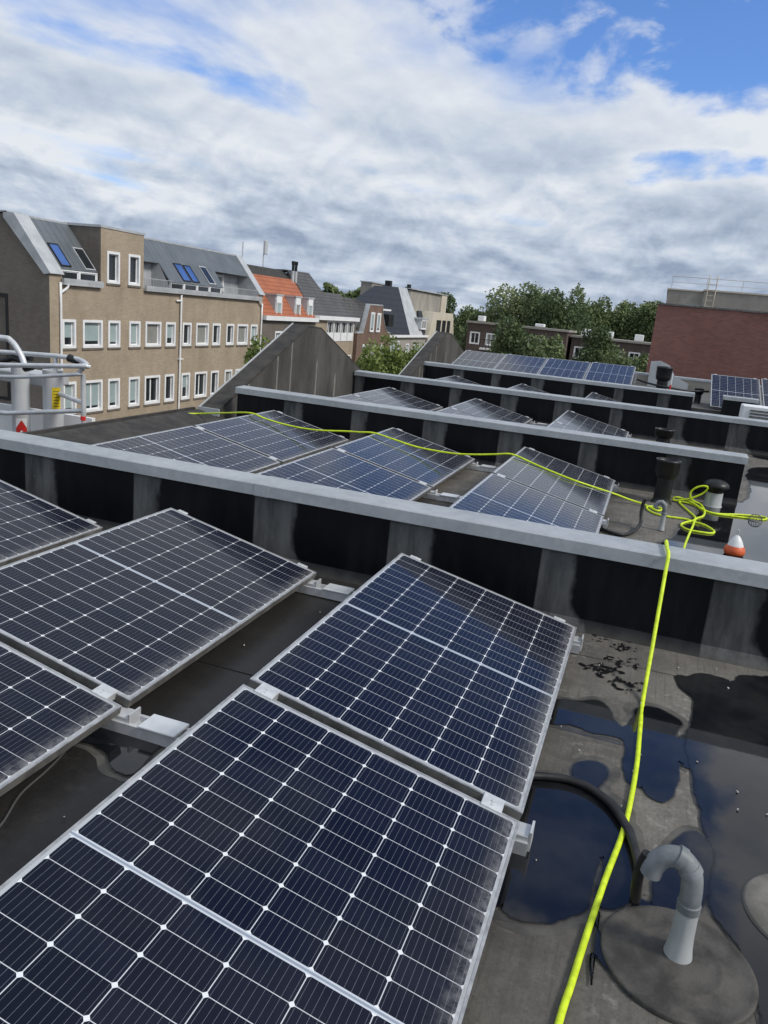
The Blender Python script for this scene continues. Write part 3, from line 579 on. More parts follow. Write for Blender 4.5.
X0 = {0:0., 1:-.045, 2:-.075, 3:-.05}; S_ = {0:1.5212, 1:1.545, 2:1.56, 3:1.55}
GAP = .047
bays = ['in the nearest bay in front of the hosed parapet', 'in the bay behind the hosed parapet', 'in the bay between second and third parapets', 'in the bay between third and farthest parapets']
colw = {0:'rightmost', -1:'middle', -2:'leftmost'}; roww = {0:'upper', 1:'lower'}
special = {(0,0,1):'large solar panel filling the bottom of the picture, nearest of all panels', (0,0,0):'solar panel under the near parapet with the black cable beside its corner',
 (0,-1,0):'solar panel in the middle of the nearest bay, tip against the near parapet', (0,-1,1):'solar panel cut by the left frame edge, above the thin grey roof wire',
 (0,-2,0):'dark solar panel whose corner shows at far left under the near parapet',
 (1,-2,0):'far left solar panel under the hose, beside the gravelled roof edge', (1,-1,0):'middle solar panel the yellow hose crosses, between two other hosed panels', (1,0,0):'right solar panel the hose crosses, next to the small bent pipe'}
proto = None; PANELS = {}
for k in range(4):
    for c in (0,-1,-2):
        for r_ in (0,1):
            if (k, c, r_) == (0,-2,1) or (k == 3 and r_ == 1): continue
            lab = special.get((k,c,r_)) or f'{colw[c]} column solar panel, {roww[r_]} of its pair, {bays[k]}'
            loc = (X0[k]+c*S_[k], k*PITCH-r_*(PL+GAP), .333)
            if proto is None: proto = make_panel(lab); proto.location = loc; t = proto
            else: t = dup(proto, loc, lab, PG)
            PANELS[(k,c,r_)] = t
# middle clamps bridging two panels: blocks of their own
M_MC = M_ALU
def mid_clamp_mesh():
    c = MB(); c.bevbox(-.036,.036,-.036,.036,-.030,.0055,.002); c.cyl((0,0,.005),(0,0,.009),.0065,n=12); return c
mc = None
words_ = {0:'right', -1:'middle', -2:'left'}
for k in range(3):
    for c in (0,-1,-2):
        if (k,c) == (0,-2): continue
        for xx, e_ in ((.085,'high'),(PW-.10,'low')):
            loc = (X0[k]+c*S_[k]+xx*math.cos(TILT), k*PITCH-PL-GAP/2, .333-xx*math.sin(TILT)+.0005)
            lab = f'aluminium clamp joining the paired {words_[c]} column panels at their {e_} edge, {["nearest bay","hosed bay","third bay"][k]}'
            if mc is None:
                mc = mid_clamp_mesh().build('panel_clamp', M_ALU); tag(mc, lab, 'clamp', 'clamps between paired panels'); o = mc
            else:
                o = mc.copy(); COL.objects.link(o); o['label'] = lab
            o.location = loc; o.rotation_euler = (0, TILT, 0)
# mounting rails along the panel joints
rail0 = None
def make_rail(xa, xb, cols, x0, s):
    t = thing('mounting_rail', '', 'rail', (0,0,0), 'aluminium mounting rails under the panels')
    m = MB(); m.box(xa,xb,-.045,.045,.006,.030); m.box(xa,xb,-.045,-.030,.0301,.052); m.box(xa,xb,.030,.045,.0301,.052); m.build('base_profile', M_ALU, t)
    for c in cols:
        xh = x0+c*s; hi = MB(); hi.bevbox(xh+.03,xh+.075,-.03,.03,.031,.276,.003); hi.build('tall_support', M_ALU, t)
        xl = xh+PW*math.cos(TILT)
        lo = MB(); lo.bevbox(xl-.05,xl+.035,-.035,.035,.031,.072,.003); lo.box(xl+.0352,xl+.043,-.035,.035,.020,.088); lo.build('low_bracket', M_ALU, t)
        if c == 0: continue
        gp = MB(); gp.bevbox(xl+.09,xl+.25,-.052,.052,.0545,.066,.003); gp.box(xl+.265,xl+.285,-.0475,.0475,.0545,.062); gp.build('joint_plate', M_GTUBE, t)
    return t
for k in range(4):
    for r_, dy in ((0,-.06),(1,-PL-GAP/2),(2,-2*PL-GAP+.05)):
        if k == 3 and r_ > 0: continue
        xs = X0[k]
        t = make_rail(xs-2*S_[k]-.05, xs+PW+.01, (0,-1,-2), xs, S_[k])
        t.location = (0, k*PITCH+dy, 0)
        t['label'] = ['aluminium rail at upper panel ends','aluminium rail under the panel joint','aluminium rail at lower panel ends'][r_]+', '+bays[k]
# row beyond the farthest parapet, tipped towards the camera
def far_panel(x, y, z, tilt, label, grp):
    t = dup(PANELS[(0,0,0)], (x, y, z), label, grp)
    t.rotation_euler = (tilt, 0, 0)
    return t
fl = ['leftmost of the four front-facing panels beyond the farthest parapet, beside the felt gable','second front-facing panel from the gable, beyond the farthest parapet','third front-facing panel from the gable, beyond the farthest parapet','rightmost of the four front-facing panels, its free edge next to the black vent']
for i in range(4):
    far_panel(-3.50+i*1.058, 15.95, .83+i*.016, math.asin(.275/1.755)+.06, fl[i], 'front-facing panels beyond the farthest parapet')
for i, l in enumerate(['front-facing solar panel behind the short parapet stub under the red wall','front-facing solar panel cut by the right frame edge under the red wall']):
    far_panel(2.41+i*1.07, 15.9, .905+i*.02, math.radians(20.5), l, 'front-facing panels under the red wall')
tr_ = thing('panel_tray', 'low support frame under the four front-facing panels', 'frame', (-3.5,14.2,.22))
m = MB()
for i in range(5): m.box(-3.48+i*1.05,-3.44+i*1.05,14.25,15.9,.22,.26); m.box(-3.48+i*1.05,-3.44+i*1.05,15.82,15.86,.261,.74)
m.build('legs', M_ALU, tr_)

# ------------------------------------------------------------------ hose, cables
h = MB(); h.tube(HOSE, .0098, 12, 5); tag(h.build('garden_hose', M_HOSE, loc=HOSE[0]), 'bright yellow green hose running over the parapet, coiled and draped across panels', 'hose')
c = MB(); c.tube(CABLE+[(1.383,-1.93,.06),(1.372,-1.99,.14),(1.368,-2.03,.23),(1.378,-2.04,.29)], .0150, 12, 6)
tag(c.build('corrugated_cable', M_RUB, loc=CABLE[0]), 'thick black cable bending from the panel edge into the large grey pipe', 'cable')
c = MB(); c.tube([(.98,2.80,.02)]+CABLE2[1:]+[(1.275,2.95,.05),(1.268,3.02,.14),(1.27,3.03,.22),(1.285,3.03,.26)], .016, 10, 6)
tag(c.build('corrugated_cable', M_RUB, loc=CABLE2[0]), 'thin looking black cable rising into the small bent pipe behind the parapet', 'cable')
c = MB(); c.tube(THIN, .0042, 8, 6); tag(c.build('roof_wire', plain('grey_wire', (.07,.07,.068), .5), loc=THIN[0]), 'thin grey wire lying on dark felt under the left panel', 'wire')

# ------------------------------------------------------------------ pipes and vents
def gooseneck(x, y, s, label, top=.17, dirx=-1., cone=True):
    t = thing('cable_pipe', label, 'pipe', (x,y,0), 'bent grey cable pipes')
    p = MB(); p.lathe((x,y,0), [(.040*s,.008),(.038*s,.020),(.034*s,.045),(.0305*s,.09),(.0285*s,top+.02)], 28); p.build('standpipe', M_PVCL, t)
    e = MB(); R = .0285*s
    arc = [(0,0,0),(-.002,0,.045),(-.014,0,.088),(-.045,0,.113),(-.084,0,.108),(-.108,0,.085),(-.116,0,.056)]
    pts = [(x+dirx*-a*s*.95 if False else x+a*s*.95, y+b_, top+c*s*1.25) for a,b_,c in arc]
    e.tube(pts, R, 24, 6, True)
    e.build('elbow', M_PVC, t)
    for i, (q, nx) in enumerate(((0,(0,0,1)),(2,(-.55,0,.8)),(3,(-.9,0,.35)))):
        a = Vector(pts[q]); d = Vector(nx).normalized(); c_ = MB(); c_.cyl(a-d*.006*s, a+d*.016*s, R*1.10, n=24); c_.build('socket_rim', M_PVC, t)
    if cone:
        co = MB(); co.lathe((x,y-.02,0), [(.205,.002),(.204,.012),(.200,.0155),(.192,.012),(.135,.011),(.118,.017),(.112,.018),(.104,.015),(.075,.017),(.06,.019),(.045,.02)], 48); co.build('felt_collar', M_CONE, t)
    return t
gooseneck(1.505, -2.05, 1., 'large bent grey pipe in front, standing on its round felt collar')
gooseneck(1.455, 3.03, .72, 'small bent grey pipe behind the near parapet, beside the hose coil', .15, cone=False)
fc = MB(); fc.lathe((1.90,-1.72,0), [(.20,.002),(.198,.012),(.19,.017),(.15,.019),(.06,.022),(.02,.022)], 40); tag(fc.build('felt_disc', varied('dry_felt', (.11,.103,.092), (.19,.178,.16), 8., .8, bump=.2), loc=(1.90,-1.72,0)), 'round dry felt disc at the right frame edge beside the puddle', 'roof patch')
def vent(x, y, h, r, label, collar=True, zb=0.):
    t = thing('roof_vent', label, 'vent', (x,y,zb), 'black roof vent pipes')
    p = MB(); p.lathe((x,y,zb), [(r*1.25,.0),(r*1.02,.03),(r,.06),(r*.96,h*.62)], 24); p.build('pipe', M_BLACK, t)
    if collar:
        c_ = MB(); c_.lathe((x,y,zb+h*.58), [(r*.99,0),(r*1.28,.035),(r*1.36,h*.12),(r*1.40,h*.36),(r*1.44,h*.37),(r*1.44,h*.42),(r*1.30,h*.425),(r*1.26,h*.30)], 28); c_.build('cowl', M_BLACK, t)
    return t
vent(1.455, 4.30, .45, .085, 'tall black vent pipe with wide cowl before the second parapet')
vent(1.45, 8.2, .33, .10, 'black vent cowl just showing above the second parapet coping')
vent(1.36, 15.2, .76, .125, 'black vent with cowl behind the farthest parapet, beside a slim pole', zb=.22)
vent(2.20, 15.6, .34, .075, 'low black vent left of the far right solar panels', zb=.22)
vent(1.75, 13.2, .24, .09, 'small domed vent just in front of the farthest parapet', False)
t = thing('mushroom_vent', 'white roof vent under a black mushroom cap at the end of the second parapet', 'vent', (1.96,4.52,0))
p = MB(); p.lathe((1.96,4.52,0), [(.10,.0),(.092,.012),(.086,.02),(.083,.15)], 26); p.build('pipe', M_PVCL, t)
p = MB(); p.lathe((1.96,4.52,.15), [(.075,0),(.078,.02),(.125,.055),(.13,.07),(.118,.098),(.08,.125),(.03,.136)], 28); p.build('cap', M_BLACK, t)
t = thing('roof_marker', 'orange and white cone marker standing in the water behind the near parapet', 'marker', (2.016,2.60,0))
p = MB(); p.lathe((2.016,2.60,0), [(.035,.004),(.072,.012),(.082,.035),(.078,.062),(.062,.085)], 26); p.build('float_base', M_ORG, t)
p = MB(); p.lathe((2.016,2.60,.085), [(.0615,0),(.045,.04),(.026,.07),(.014,.082)], 26); p.build('cone_top', M_WPLAS, t)
p = MB(); p.tube([(2.016,2.60,.165),(2.020,2.60,.20),(2.012,2.60,.215),(2.006,2.60,.20),(2.016,2.60,.185)], .004, 8, 4); p.build('hanging_loop', M_ALU, t)
t = thing('drain_strainer', 'wire ball strainer over a roof drain in the far right water', 'strainer', (2.33,4.10,0))
for i in range(6):
    a = i*math.pi/6; p = MB(); p.tube([(2.33+.06*math.cos(q)*math.cos(a), 4.10+.06*math.cos(q)*math.sin(a), .02+.05*max(0,math.sin(q))) for q in np.linspace(0,math.pi,9)], .0025, 6, 2); p.build('wire', M_SIDE, t)
p = MB(); p.lathe((2.33,4.10,0), [(.07,.006),(.07,.012),(.06,.014),(.06,.008)], 26); p.build('ring', M_SIDE, t)
p = thing('roof_pole', 'slim pale pole with a red band beside the far black vent', 'pole', (1.545,15.0,.22))
q = MB(); q.cyl((1.545,15.0,.22),(1.545,15.0,.86),.016,n=10); q.build('shaft', M_WPLAS, p); q = MB(); q.cyl((1.545,15.0,.50),(1.545,15.0,.60),.0185,n=10); q.build('red_band', M_RED, p)
# pipe clamp cable behind the farthest parapet
c = MB(); c.tube([(.8,15.3,.62),(1.0,15.2,.58),(1.3,15.0,.55),(1.7,15.1,.52),(2.0,15.3,.50),(2.4,15.5,.52)], .022, 8, 5); tag(c.build('roof_cable', M_RUB, loc=(.8,15.3,.62)), 'black cable sagging between the far panel groups past the vent', 'cable')
# white louvred unit at the right frame edge
t = thing('outdoor_unit', 'pale grey louvred unit at the right frame edge behind the third parapet', 'air conditioner', (2.75,10.6,0))
p = MB(); p.bevbox(2.66,3.6,10.4,10.8,.10,.66,.015); p.build('casing', M_WHITE, t)
for i in range(9):
    p = MB(); p.box(2.78,3.5,10.385,10.3985,.16+i*.052,.185+i*.052); p.build('louvre', M_SIDE, t)
p = MB(); p.tube([(2.655,10.5,.30),(2.58,10.48,.32),(2.52,10.46,.24),(2.50,10.45,.02)], .022, 10, 5); p.build('hose_connection', M_WPLAS, t)
# litter on the felt
lt = MB(); rr = random.Random(3)
for i in range(80):
    x, y = rr.uniform(.9,2.4), rr.uniform(-3.2,.2)
    if rr.random() < .3: x, y = rr.uniform(-1.9,.2), rr.uniform(-3,.2)
    s = rr.uniform(.002,.0045); a = rr.uniform(0,6.3); pts = []
    n = rr.choice((3,4,5)); hh = rr.uniform(.003,.006)
    base = [(x+s*math.cos(a+6.283*j/n)*rr.uniform(.6,1.5), y+s*math.sin(a+6.283*j/n)*rr.uniform(.6,1.5), .0082) for j in range(n)]
    lt.prism(base, (rr.uniform(-.002,.002), rr.uniform(-.002,.002), hh))
struct(lt.build('roof_litter', varied('pale_grit', (.30,.28,.24), (.55,.53,.50), 3., .8)), 'stuff')
# ------------------------------------------------------------------ lift at the street side
t = thing('aerial_lift', 'grey work platform lift with tubular guard rails rising beside the roof edge', 'lift', (-7.6,5.5,-9.36))
for i, x in enumerate((-7.98, -7.47)):
    p = MB(); p.cyl((x,5.55+.12*i,-9.36),(x,5.55+.12*i,.30-.02*i),.13+.02*i,n=28); c_ = p.build('column', M_LIFT, t)
    if i == 0:
        # red chevron on a white band wrapped round the column
        r_ = .1315
        band = MB(); hw = .62
        def wrap(a, z, rr_): return (x+rr_*math.sin(a), 5.55-rr_*math.cos(a), z)
        a0 = .76
        A = np.linspace(a0-hw,a0+hw,14); band.add([wrap(a,-.95,r_) for a in A]+[wrap(a,-.50,r_) for a in A], [(k,k+1,15+k,14+k) for k in range(13)], True); band.build('white_band', M_WHITE, c_)
        ch = MB()
        def zz(a): return -.60-.13*abs(a-a0)/hw
        ch.add([wrap(a,zz(a)-.075,r_+.002) for a in A]+[wrap(a,zz(a)+.075,r_+.002) for a in A], [(k,k+1,15+k,14+k) for k in range(13)], True); ch.build('red_chevron', M_RED, c_)
    else:
        st_ = MB(); r_ = .1525; A = np.linspace(.62,1.45,8); st_.add([(x+r_*math.sin(a),5.67-r_*math.cos(a),-.30) for a in A]+[(x+r_*math.sin(a),5.67-r_*math.cos(a),.03) for a in A], [(k,k+1,9+k,8+k) for k in range(7)], True); sk = st_.build('yellow_sticker', M_YEL, c_)
        ln = MB()
        for j in range(6):
            z = -.26+j*.045; B = A[1:-1]; ln.add([(x+(r_+.0015)*math.sin(a),5.67-(r_+.0015)*math.cos(a),z) for a in B]+[(x+(r_+.0015)*math.sin(a),5.67-(r_+.0015)*math.cos(a),z+.014) for a in B], [(k,k+1,7+k,6+k) for k in range(5)], True)
        ln.build('printed_lines', plain('sticker_print', (.30,.22,.02), .5), sk)
rails = [([(-9.6,5.2,.255),(-8.6,5.2,.262),(-6.60,5.2,.45),(-6.55,5.24,.46),(-6.56,5.34,.465),(-6.95,5.6,.50),(-7.4,5.65,.50)], .036, 5),
 ([(-9.6,5.2,.095),(-8.0,5.2,.14),(-6.70,5.2,.32),(-6.64,5.24,.345),(-6.58,5.28,.42)], .030, 5),
 ([(-9.6,5.65,.38),(-8.2,5.65,.46),(-7.4,5.65,.50)], .036, 1), ([(-9.6,5.22,.68),(-8.1,5.24,.705),(-7.87,5.26,.68),(-7.70,5.27,.50),(-7.62,5.28,.31)], .044, 5),
 ([(-6.60,5.3,.33),(-6.60,5.32,-.95)], .036, 1), ([(-9.6,5.3,-.50),(-8.,5.3,-.42),(-6.6,5.33,-.20)], .036, 1), ([(-7.3,5.62,-.06),(-6.62,5.34,-.10)], .035, 1), ([(-7.4,5.65,.48),(-7.4,5.65,.12)], .034, 1), ([(-8.28,5.2,.10),(-8.30,5.2,.27)], .034, 1)]
for pts, r_, sm in rails:
    p = MB(); p.tube(pts, r_, 12, sm); p.build('guard_rail', M_GTUBE, t)
for pt, d in (((-7.62,5.27,.31),(.14,0,.03)),((-7.12,5.62,.50),(.16,.0,-.03)),((-8.25,5.9,.36),(.16,0,.02))):
    p = MB(); p.cyl(pt, tuple(a+b_ for a, b_ in zip(pt, d)), .062, .05, 12); p.build('rail_joint', M_BLACK, t)
p = MB(); p.bevbox(-8.7,-7.70,5.75,6.3,-.02,.16,.02); p.build('control_box', M_LIFT, t)
p = MB(); p.box(-9.7,-6.98,5.95,6.03,-1.5,-.43); p.build('side_panel', M_WHITE, t)
p = MB(); p.cyl((-6.602,5.30,-.34),(-6.602,5.301,-.28),.0385,n=12); p.build('red_band', M_RED, t)
p = MB(); p.tube([(-9.6,5.6,.34),(-8.5,5.6,.30),(-8.2,5.65,.38),(-8.0,5.7,.30)], .05, 10, 4); p.build('cable_bundle', M_BLACK, t)

# ------------------------------------------------------------------ long tan building across the street
FX = -23.65
def openwall(m, plane, axis, u0, u1, z0, z1, holes, depth, sgn=1):
    """wall sheet with rectangular openings and their reveals; the wall faces +axis*sgn"""
    us = sorted({u0, u1, *[h_[0] for h_ in holes], *[h_[1] for h_ in holes]}); zs = sorted({z0, z1, *[h_[2] for h_ in holes], *[h_[3] for h_ in holes]})
    def P(u, z, d=0.):
        return (plane-sgn*d, u, z) if axis == 'x' else (u, plane-sgn*d, z)
    for i in range(len(us)-1):
        for j in range(len(zs)-1):
            cu, cz = (us[i]+us[i+1])/2, (zs[j]+zs[j+1])/2
            if any(h_[0] < cu < h_[1] and h_[2] < cz < h_[3] for h_ in holes): continue
            m.poly([P(us[i],zs[j]),P(us[i+1],zs[j]),P(us[i+1],zs[j+1]),P(us[i],zs[j+1])])
    for a, b_, c_, d in holes:
        for (p, q) in (((a,c_),(b_,c_)),((b_,c_),(b_,d)),((b_,d),(a,d)),((a,d),(a,c_))):
            m.poly([P(*p),P(*q),P(*q,depth),P(*p,depth)])
WR = random.Random(11)
def window(parent, plane, axis, a, b_, c_, d, sgn=1, fw=.12, out=.03, inn=.17, kind=None, mull=0, frame=None, sill=None, transom=False):
    def BX(m, u0, u1, z0, z1, d0, d1):
        lo, hi = sorted((plane+sgn*d0, plane+sgn*d1))
        return m.box(lo,hi,u0,u1,z0,z1) if axis == 'x' else m.box(u0,u1,lo,hi,z0,z1)
    f = MB(); e = .003
    BX(f,a+e,a+fw,c_+e,d-e,-inn,out); BX(f,b_-fw,b_-e,c_+e,d-e,-inn,out); BX(f,a+fw+.0005,b_-fw-.0005,d-fw,d-e,-inn,out); BX(f,a+fw+.0005,b_-fw-.0005,c_+e,c_+fw*.9,-inn,out)
    # sash set back inside the frame
    iw = .045; A,B,Cz,Dz = a+fw+.001,b_-fw-.001,c_+fw*.9+.001,d-fw-.001
    for k in range(mull+1):
        u0 = A+(B-A)*k/(mull+1); u1 = A+(B-A)*(k+1)/(mull+1)
        BX(f,u0,u0+iw,Cz,Dz,-inn+.01,-inn+.06); BX(f,u1-iw,u1,Cz,Dz,-inn+.01,-inn+.06)
        BX(f,u0+iw+.0005,u1-iw-.0005,Cz,Cz+iw,-inn+.01,-inn+.06); BX(f,u0+iw+.0005,u1-iw-.0005,Dz-iw,Dz,-inn+.01,-inn+.06)
    wo_ = f.build('window', frame or M_WHITE, parent)
    g = MB(); BX(g,A+iw*.5,B-iw*.5,Cz+iw*.5,Dz-iw*.5,-inn+.02,-inn+.034); g.build('pane', M_PANE, wo_)
    kind = kind if kind is not None else WR.choice(('blind','half','dark','curtain'))
    if kind in ('blind','half','curtain'):
        zl = Cz+iw if kind != 'half' else Cz+(Dz-Cz)*WR.uniform(.25,.45)
        if kind == 'blind': zl = Cz+(Dz-Cz)*WR.uniform(.06,.2)
        q = MB(); BX(q,A+iw,B-iw,zl,Dz-iw,-inn+.036,-inn+.042); q.build('blind', M_CURT if kind == 'curtain' else M_BLIND, wo_)
    if sill is not False:
        s_ = MB(); BX(s_,a-.04,b_+.04,c_-.09,c_-.004,-.02,.05); s_.build('sill', sill or M_DKB, wo_)
    return wo_
tan = thing('office_building', 'long tan brick building with white windows and a grey zinc mansard roof across the street', 'building', (FX,32.7,-9.5))
cols_ = [(24.41,25.28),(25.72,27.09),(27.48,28.38),(29.06,29.96),(30.37,31.73),(32.13,33.04),(33.71,34.58),(35.05,36.38),(36.78,37.68),(38.36,39.28),(39.66,41.02),(41.36,42.26)]
Y0, Y1 = 23.68, 42.86
holes = []
for a, b_ in cols_:
    holes += [(a,b_,-1.37,-.10),(a,b_,-4.35,-2.86),(a,b_,-7.25,-5.8)]
dh = [(27.38,28.31,1.60,3.05),(28.95,29.87,1.60,3.06)]
# facade, with the brick penthouse rising flush above the gutter line
m = MB(); openwall(m, FX, 'x', Y0, Y1, -9.5, 1.50, holes, .2)
openwall(m, FX, 'x', 26.96, 30.16, 1.50, 4.02, dh, .2)
m.poly([(FX,Y0,1.5),(FX,24.46,1.5),(FX,24.46,1.84),(FX,Y0,1.84)]); m.poly([(FX,42.2,1.5),(FX,Y1,1.5),(FX,Y1,1.80),(FX,42.2,1.80)]); m.build('facade', M_TANB, tan)
m = MB(); m.box(FX-3.2, FX-.25, 26.97, 30.15, 1.45, 4.01); m.poly([(FX,26.96,1.5),(FX,26.96,4.02),(FX-3.2,26.96,4.02),(FX-3.2,26.96,1.5)]); m.poly([(FX,30.16,1.5),(FX-3.2,30.16,1.5),(FX-3.2,30.16,4.02),(FX,30.16,4.02)]); m.build('penthouse_side', M_DKB, tan)  # darker brick than the front: shade put into the side colour
m = MB(); m.box(FX-3.25,FX+.035,26.91,30.21,4.021,4.13); m.build('penthouse_coping', M_LEAD, tan)
k_ = 0
for a, b_ in cols_:
    wide = b_-a > 1.2
    for z0, z1 in ((-1.37,-.10),(-4.35,-2.86),(-7.25,-5.8)):
        kk = ('blind' if a < 30 else WR.choice(('dark','curtain','dark','half'))) if z0 > -5 else 'dark'
        if a < 25 and z0 > -3: kk = 'half'
        window(tan, FX, 'x', a, b_, z0, z1, kind=kk, mull=1 if (wide and z0 < -2) else 0, sill=M_DKFR if False else M_DKB)
for h_ in dh: window(tan, FX, 'x', *h_, kind='dark')
# end wall with the mansard outline and a tall black-framed window
em = MB(); pl_ = [(FX+.0,-9.5),(FX+.0,1.86),(-25.47,4.04),(-34.,4.10),(-34.,-9.5)]
wh = (-27.6,-25.88,-3.9,.76)
openwall(em, Y0-.004, 'y', -34., FX-.002, -9.5, 1.86, [wh], .2, -1)
em.poly([(FX-.002,Y0-.004,1.86),(-25.47,Y0-.004,4.04),(-34.,Y0-.004,4.10),(-34.,Y0-.004,1.86)])
em.build('end_wall', M_DKB, tan)  # this wall's shade is in the darker brick colour
window(tan, Y0-.004, 'y', *wh, sgn=-1, kind='blind', fw=.14, frame=M_DKFR, mull=1, sill=False)
# body behind
m = MB(); m.box(-34.,FX-.24,Y0+.05,Y1-.05,-9.4,1.35); m.prism([(-33.9,Y0+.6,1.4),(-25.55,Y0+.6,1.4),(-25.55,Y0+.6,3.9),(-33.9,Y0+.6,3.95)],(0,Y1-Y0-1.2,0)); m.build('body', M_DKB, tan)
# leaning roof faces
def LX(z): return FX-.83*(z-1.86)
def slope(m, yz, th=.06, off=0.):
    m.prism([(LX(z)+off, y, z) for y, z in yz], (-th*.77, 0, -th*.64))
m = MB(); slope(m, [(24.45,2.02),(26.93,2.02),(26.93,4.02),(24.45,4.02)]); 
slope(m, [(30.19,2.86),(32.62,2.86),(32.62,1.97),(38.0,1.97),(38.19,2.86),(42.2,2.82),(42.2,4.03),(30.19,4.02)]); m.build('zinc_slope', M_SEAM, tan)
m = MB()
for ya, yb in ((Y0-.06,24.46),(42.19,42.93)):
    m = MB(); m.prism([(LX(1.78)+.06,ya,1.78),(LX(4.06)+.06,ya,4.10),(LX(4.06)-.5,ya,4.14),(LX(4.06)-.5,ya,3.9),(LX(1.78)-.3,ya,1.72)], (0,yb-ya,0)); m.build('verge', M_LEAD, tan)
m = MB(); m.box(-34.,LX(4.02)-.02,24.47,26.90,4.02,4.10); m.box(-34.,LX(4.02)-.02,30.22,42.18,4.035,4.12); m.box(-34,LX(4.06)-.3,Y0-.06,24.46,4.102,4.17); m.build('ridge_trim', M_LEAD, tan)
m = MB(); m.box(FX-.30,FX+.20,24.35,26.94,1.36,1.50-.002) ; m.box(FX+.06,FX+.20,24.35,26.94,1.502,1.64); m.box(FX-.30,FX+.20,30.18,42.3,1.40,1.498); m.box(FX+.06,FX+.20,30.18,42.3,1.502,1.66); m.build('gutter', M_LEAD, tan)
# low ribbon windows under the slopes
def ribbon(y0, y1, n):
    for i in range(n):
        a, b_ = y0+(y1-y0)*i/n, y0+(y1-y0)*(i+1)/n
        window(tan, FX-.12, 'x', a, b_-.01, 1.52, 1.99, kind='dark', fw=.05, out=.0, inn=.1, sill=False)
ribbon(24.5, 26.9, 2); ribbon(32.7, 37.9, 4)
# roof terraces cut into the slope
for (a, b_, dep, ww) in ((30.2,32.6,1.3,None),(38.05,42.15,1.5,(38.4,40.2))):
    m = MB(); m.poly([(FX-dep,a,1.5),(FX-dep,b_,1.5),(FX-dep,b_,2.9),(FX-dep,a,2.9)]); m.poly([(FX-dep,b_,1.5),(FX+.0,b_,1.5),(LX(2.86),b_,2.86),(FX-dep,b_,2.9)]); m.poly([(FX-dep,a,1.5),(FX-dep,a,2.9),(LX(2.86),a,2.86),(FX,a,1.5)]); m.build('terrace_wall', M_LEAD, tan)
    if ww: window(tan, FX-dep+.02, 'x', *ww, 1.55, 2.75, kind='curtain', fw=.1, inn=.02, out=.1, sill=False)
    m = MB()
    m.box(FX+.0,FX+.03,a,b_,2.0,2.03)
    for q in np.arange(a+.05, b_, .14): m.box(FX+.006,FX+.024,q,q+.018,1.66,1.999)
    m.build('terrace_railing', M_LEAD, tan)
# skylights lying in the slope
for (yl, yr, z0, z1, gl) in ((24.70,25.22,2.20,3.02,'b'),(26.20,26.78,2.16,2.98,'d'),(34.02,34.68,2.15,2.95,'b'),(34.92,35.5,2.15,2.92,'b'),(36.60,37.22,2.15,2.99,'d')):
    f = MB()
    for (ya, yb, za, zb) in ((yl-.05,yl,z0-.05,z1+.05),(yr,yr+.05,z0-.05,z1+.05),(yl+.0005,yr-.0005,z0-.05,z0),(yl+.0005,yr-.0005,z1,z1+.05)): slope(f, [(ya,za),(yb,za),(yb,zb),(ya,zb)], .05, .07)
    o = f.build('skylight', M_DKFR if gl == 'b' else M_LEAD, tan); g = MB(); slope(g, [(yl,z0),(yr,z0),(yr,z1),(yl,z1)], .03, .045); g.build('skylight_glass', M_PANEL_B if gl == 'b' else M_PANE, o)
# white downpipes
for pts in ([(FX+.16,24.62,1.40),(FX+.15,24.60,1.25),(FX+.07,24.32,1.0),(FX+.07,24.28,.6),(FX+.07,24.28,-9.4)], [(FX+.05,33.02,1.02),(FX+.09,33.10,1.04),(FX+.09,33.36,1.02),(FX+.09,33.40,.9),(FX+.09,33.42,-5.0),(FX+.09,33.3,-5.1)], [(FX+.12,42.1,1.38),(FX+.1,42.5,1.1),(FX+.1,42.6,.3),(FX+.1,42.6,-9.4)]):
    p = MB(); p.tube(pts, .055, 10, 3); o = p.build('downpipe', M_WHITE, tan)
p = MB(); p.box(FX+.0,FX+.14,33.32,33.52,-2.1,-2.02); p.box(FX+.02,FX+.16,33.5,33.7,-2.08,-2.04); p.box(FX+.0,FX+.14,33.28,33.62,-5.0,-4.93); p.build('pipe_bracket', M_WHITE, tan)
def mast(x, y, z0, z1, label, panel=False):
    t = thing('antenna_mast', label, 'antenna', (x,y,z0)); q = MB(); q.cyl((x,y,z0),(x,y,z1),.045,n=8); q.build('pole', M_GTUBE, t)
    if panel: q = MB(); q.bevbox(x+.05,x+.22,y-.20,y+.20,z1-.95,z1,.03); q.build('antenna_panel', M_LIFT, t)
    return t
mast(-27., 45.85, 2.6, 5.2, 'thin bare antenna mast above the far end of the tan building')
mast(-27., 48.9, 2.6, 5.6, 'antenna mast with a pale panel behind the orange roof', True)
# ------------------------------------------------------------------ house with orange roof
def L2(z, k=.75, z0=.46): return FX-k*(z-z0)
def lslope(m, yz, k, z0, th=.12, off=0.):
    m.prism([(FX-k*(z-z0)+off, y, z) for y, z in yz], (-th*.8, 0, -th*.6))
oh = thing('house', 'brown brick house with orange tiled roof and three white dormers', 'house', (FX,47,-9.5))
holes = [(44.8,46.0,-1.9,-.5),(47.3,48.6,-1.9,-.5),(44.8,46.3,-4.9,-3.5),(48.6,50.2,-4.9,-3.5)]
m = MB(); openwall(m, FX, 'x', 42.95, 51.38, -9.5, .22, holes, .2); m.box(-33,FX-.25,42.95,51.38,-9.5,.2); m.build('wall', M_DKB, oh)
for h_ in holes: window(oh, FX, 'x', *h_, kind='curtain', mull=1)
m = MB(); m.box(FX-.3,FX+.28,42.95,51.4,.222,.50); m.build('gutter_board', M_WHITE, oh)
m = MB(); lslope(m, [(42.95,.52),(51.38,.52),(51.6,3.12),(42.95,3.12)], .75, .46); m.build('roof', M_OTILE, oh)
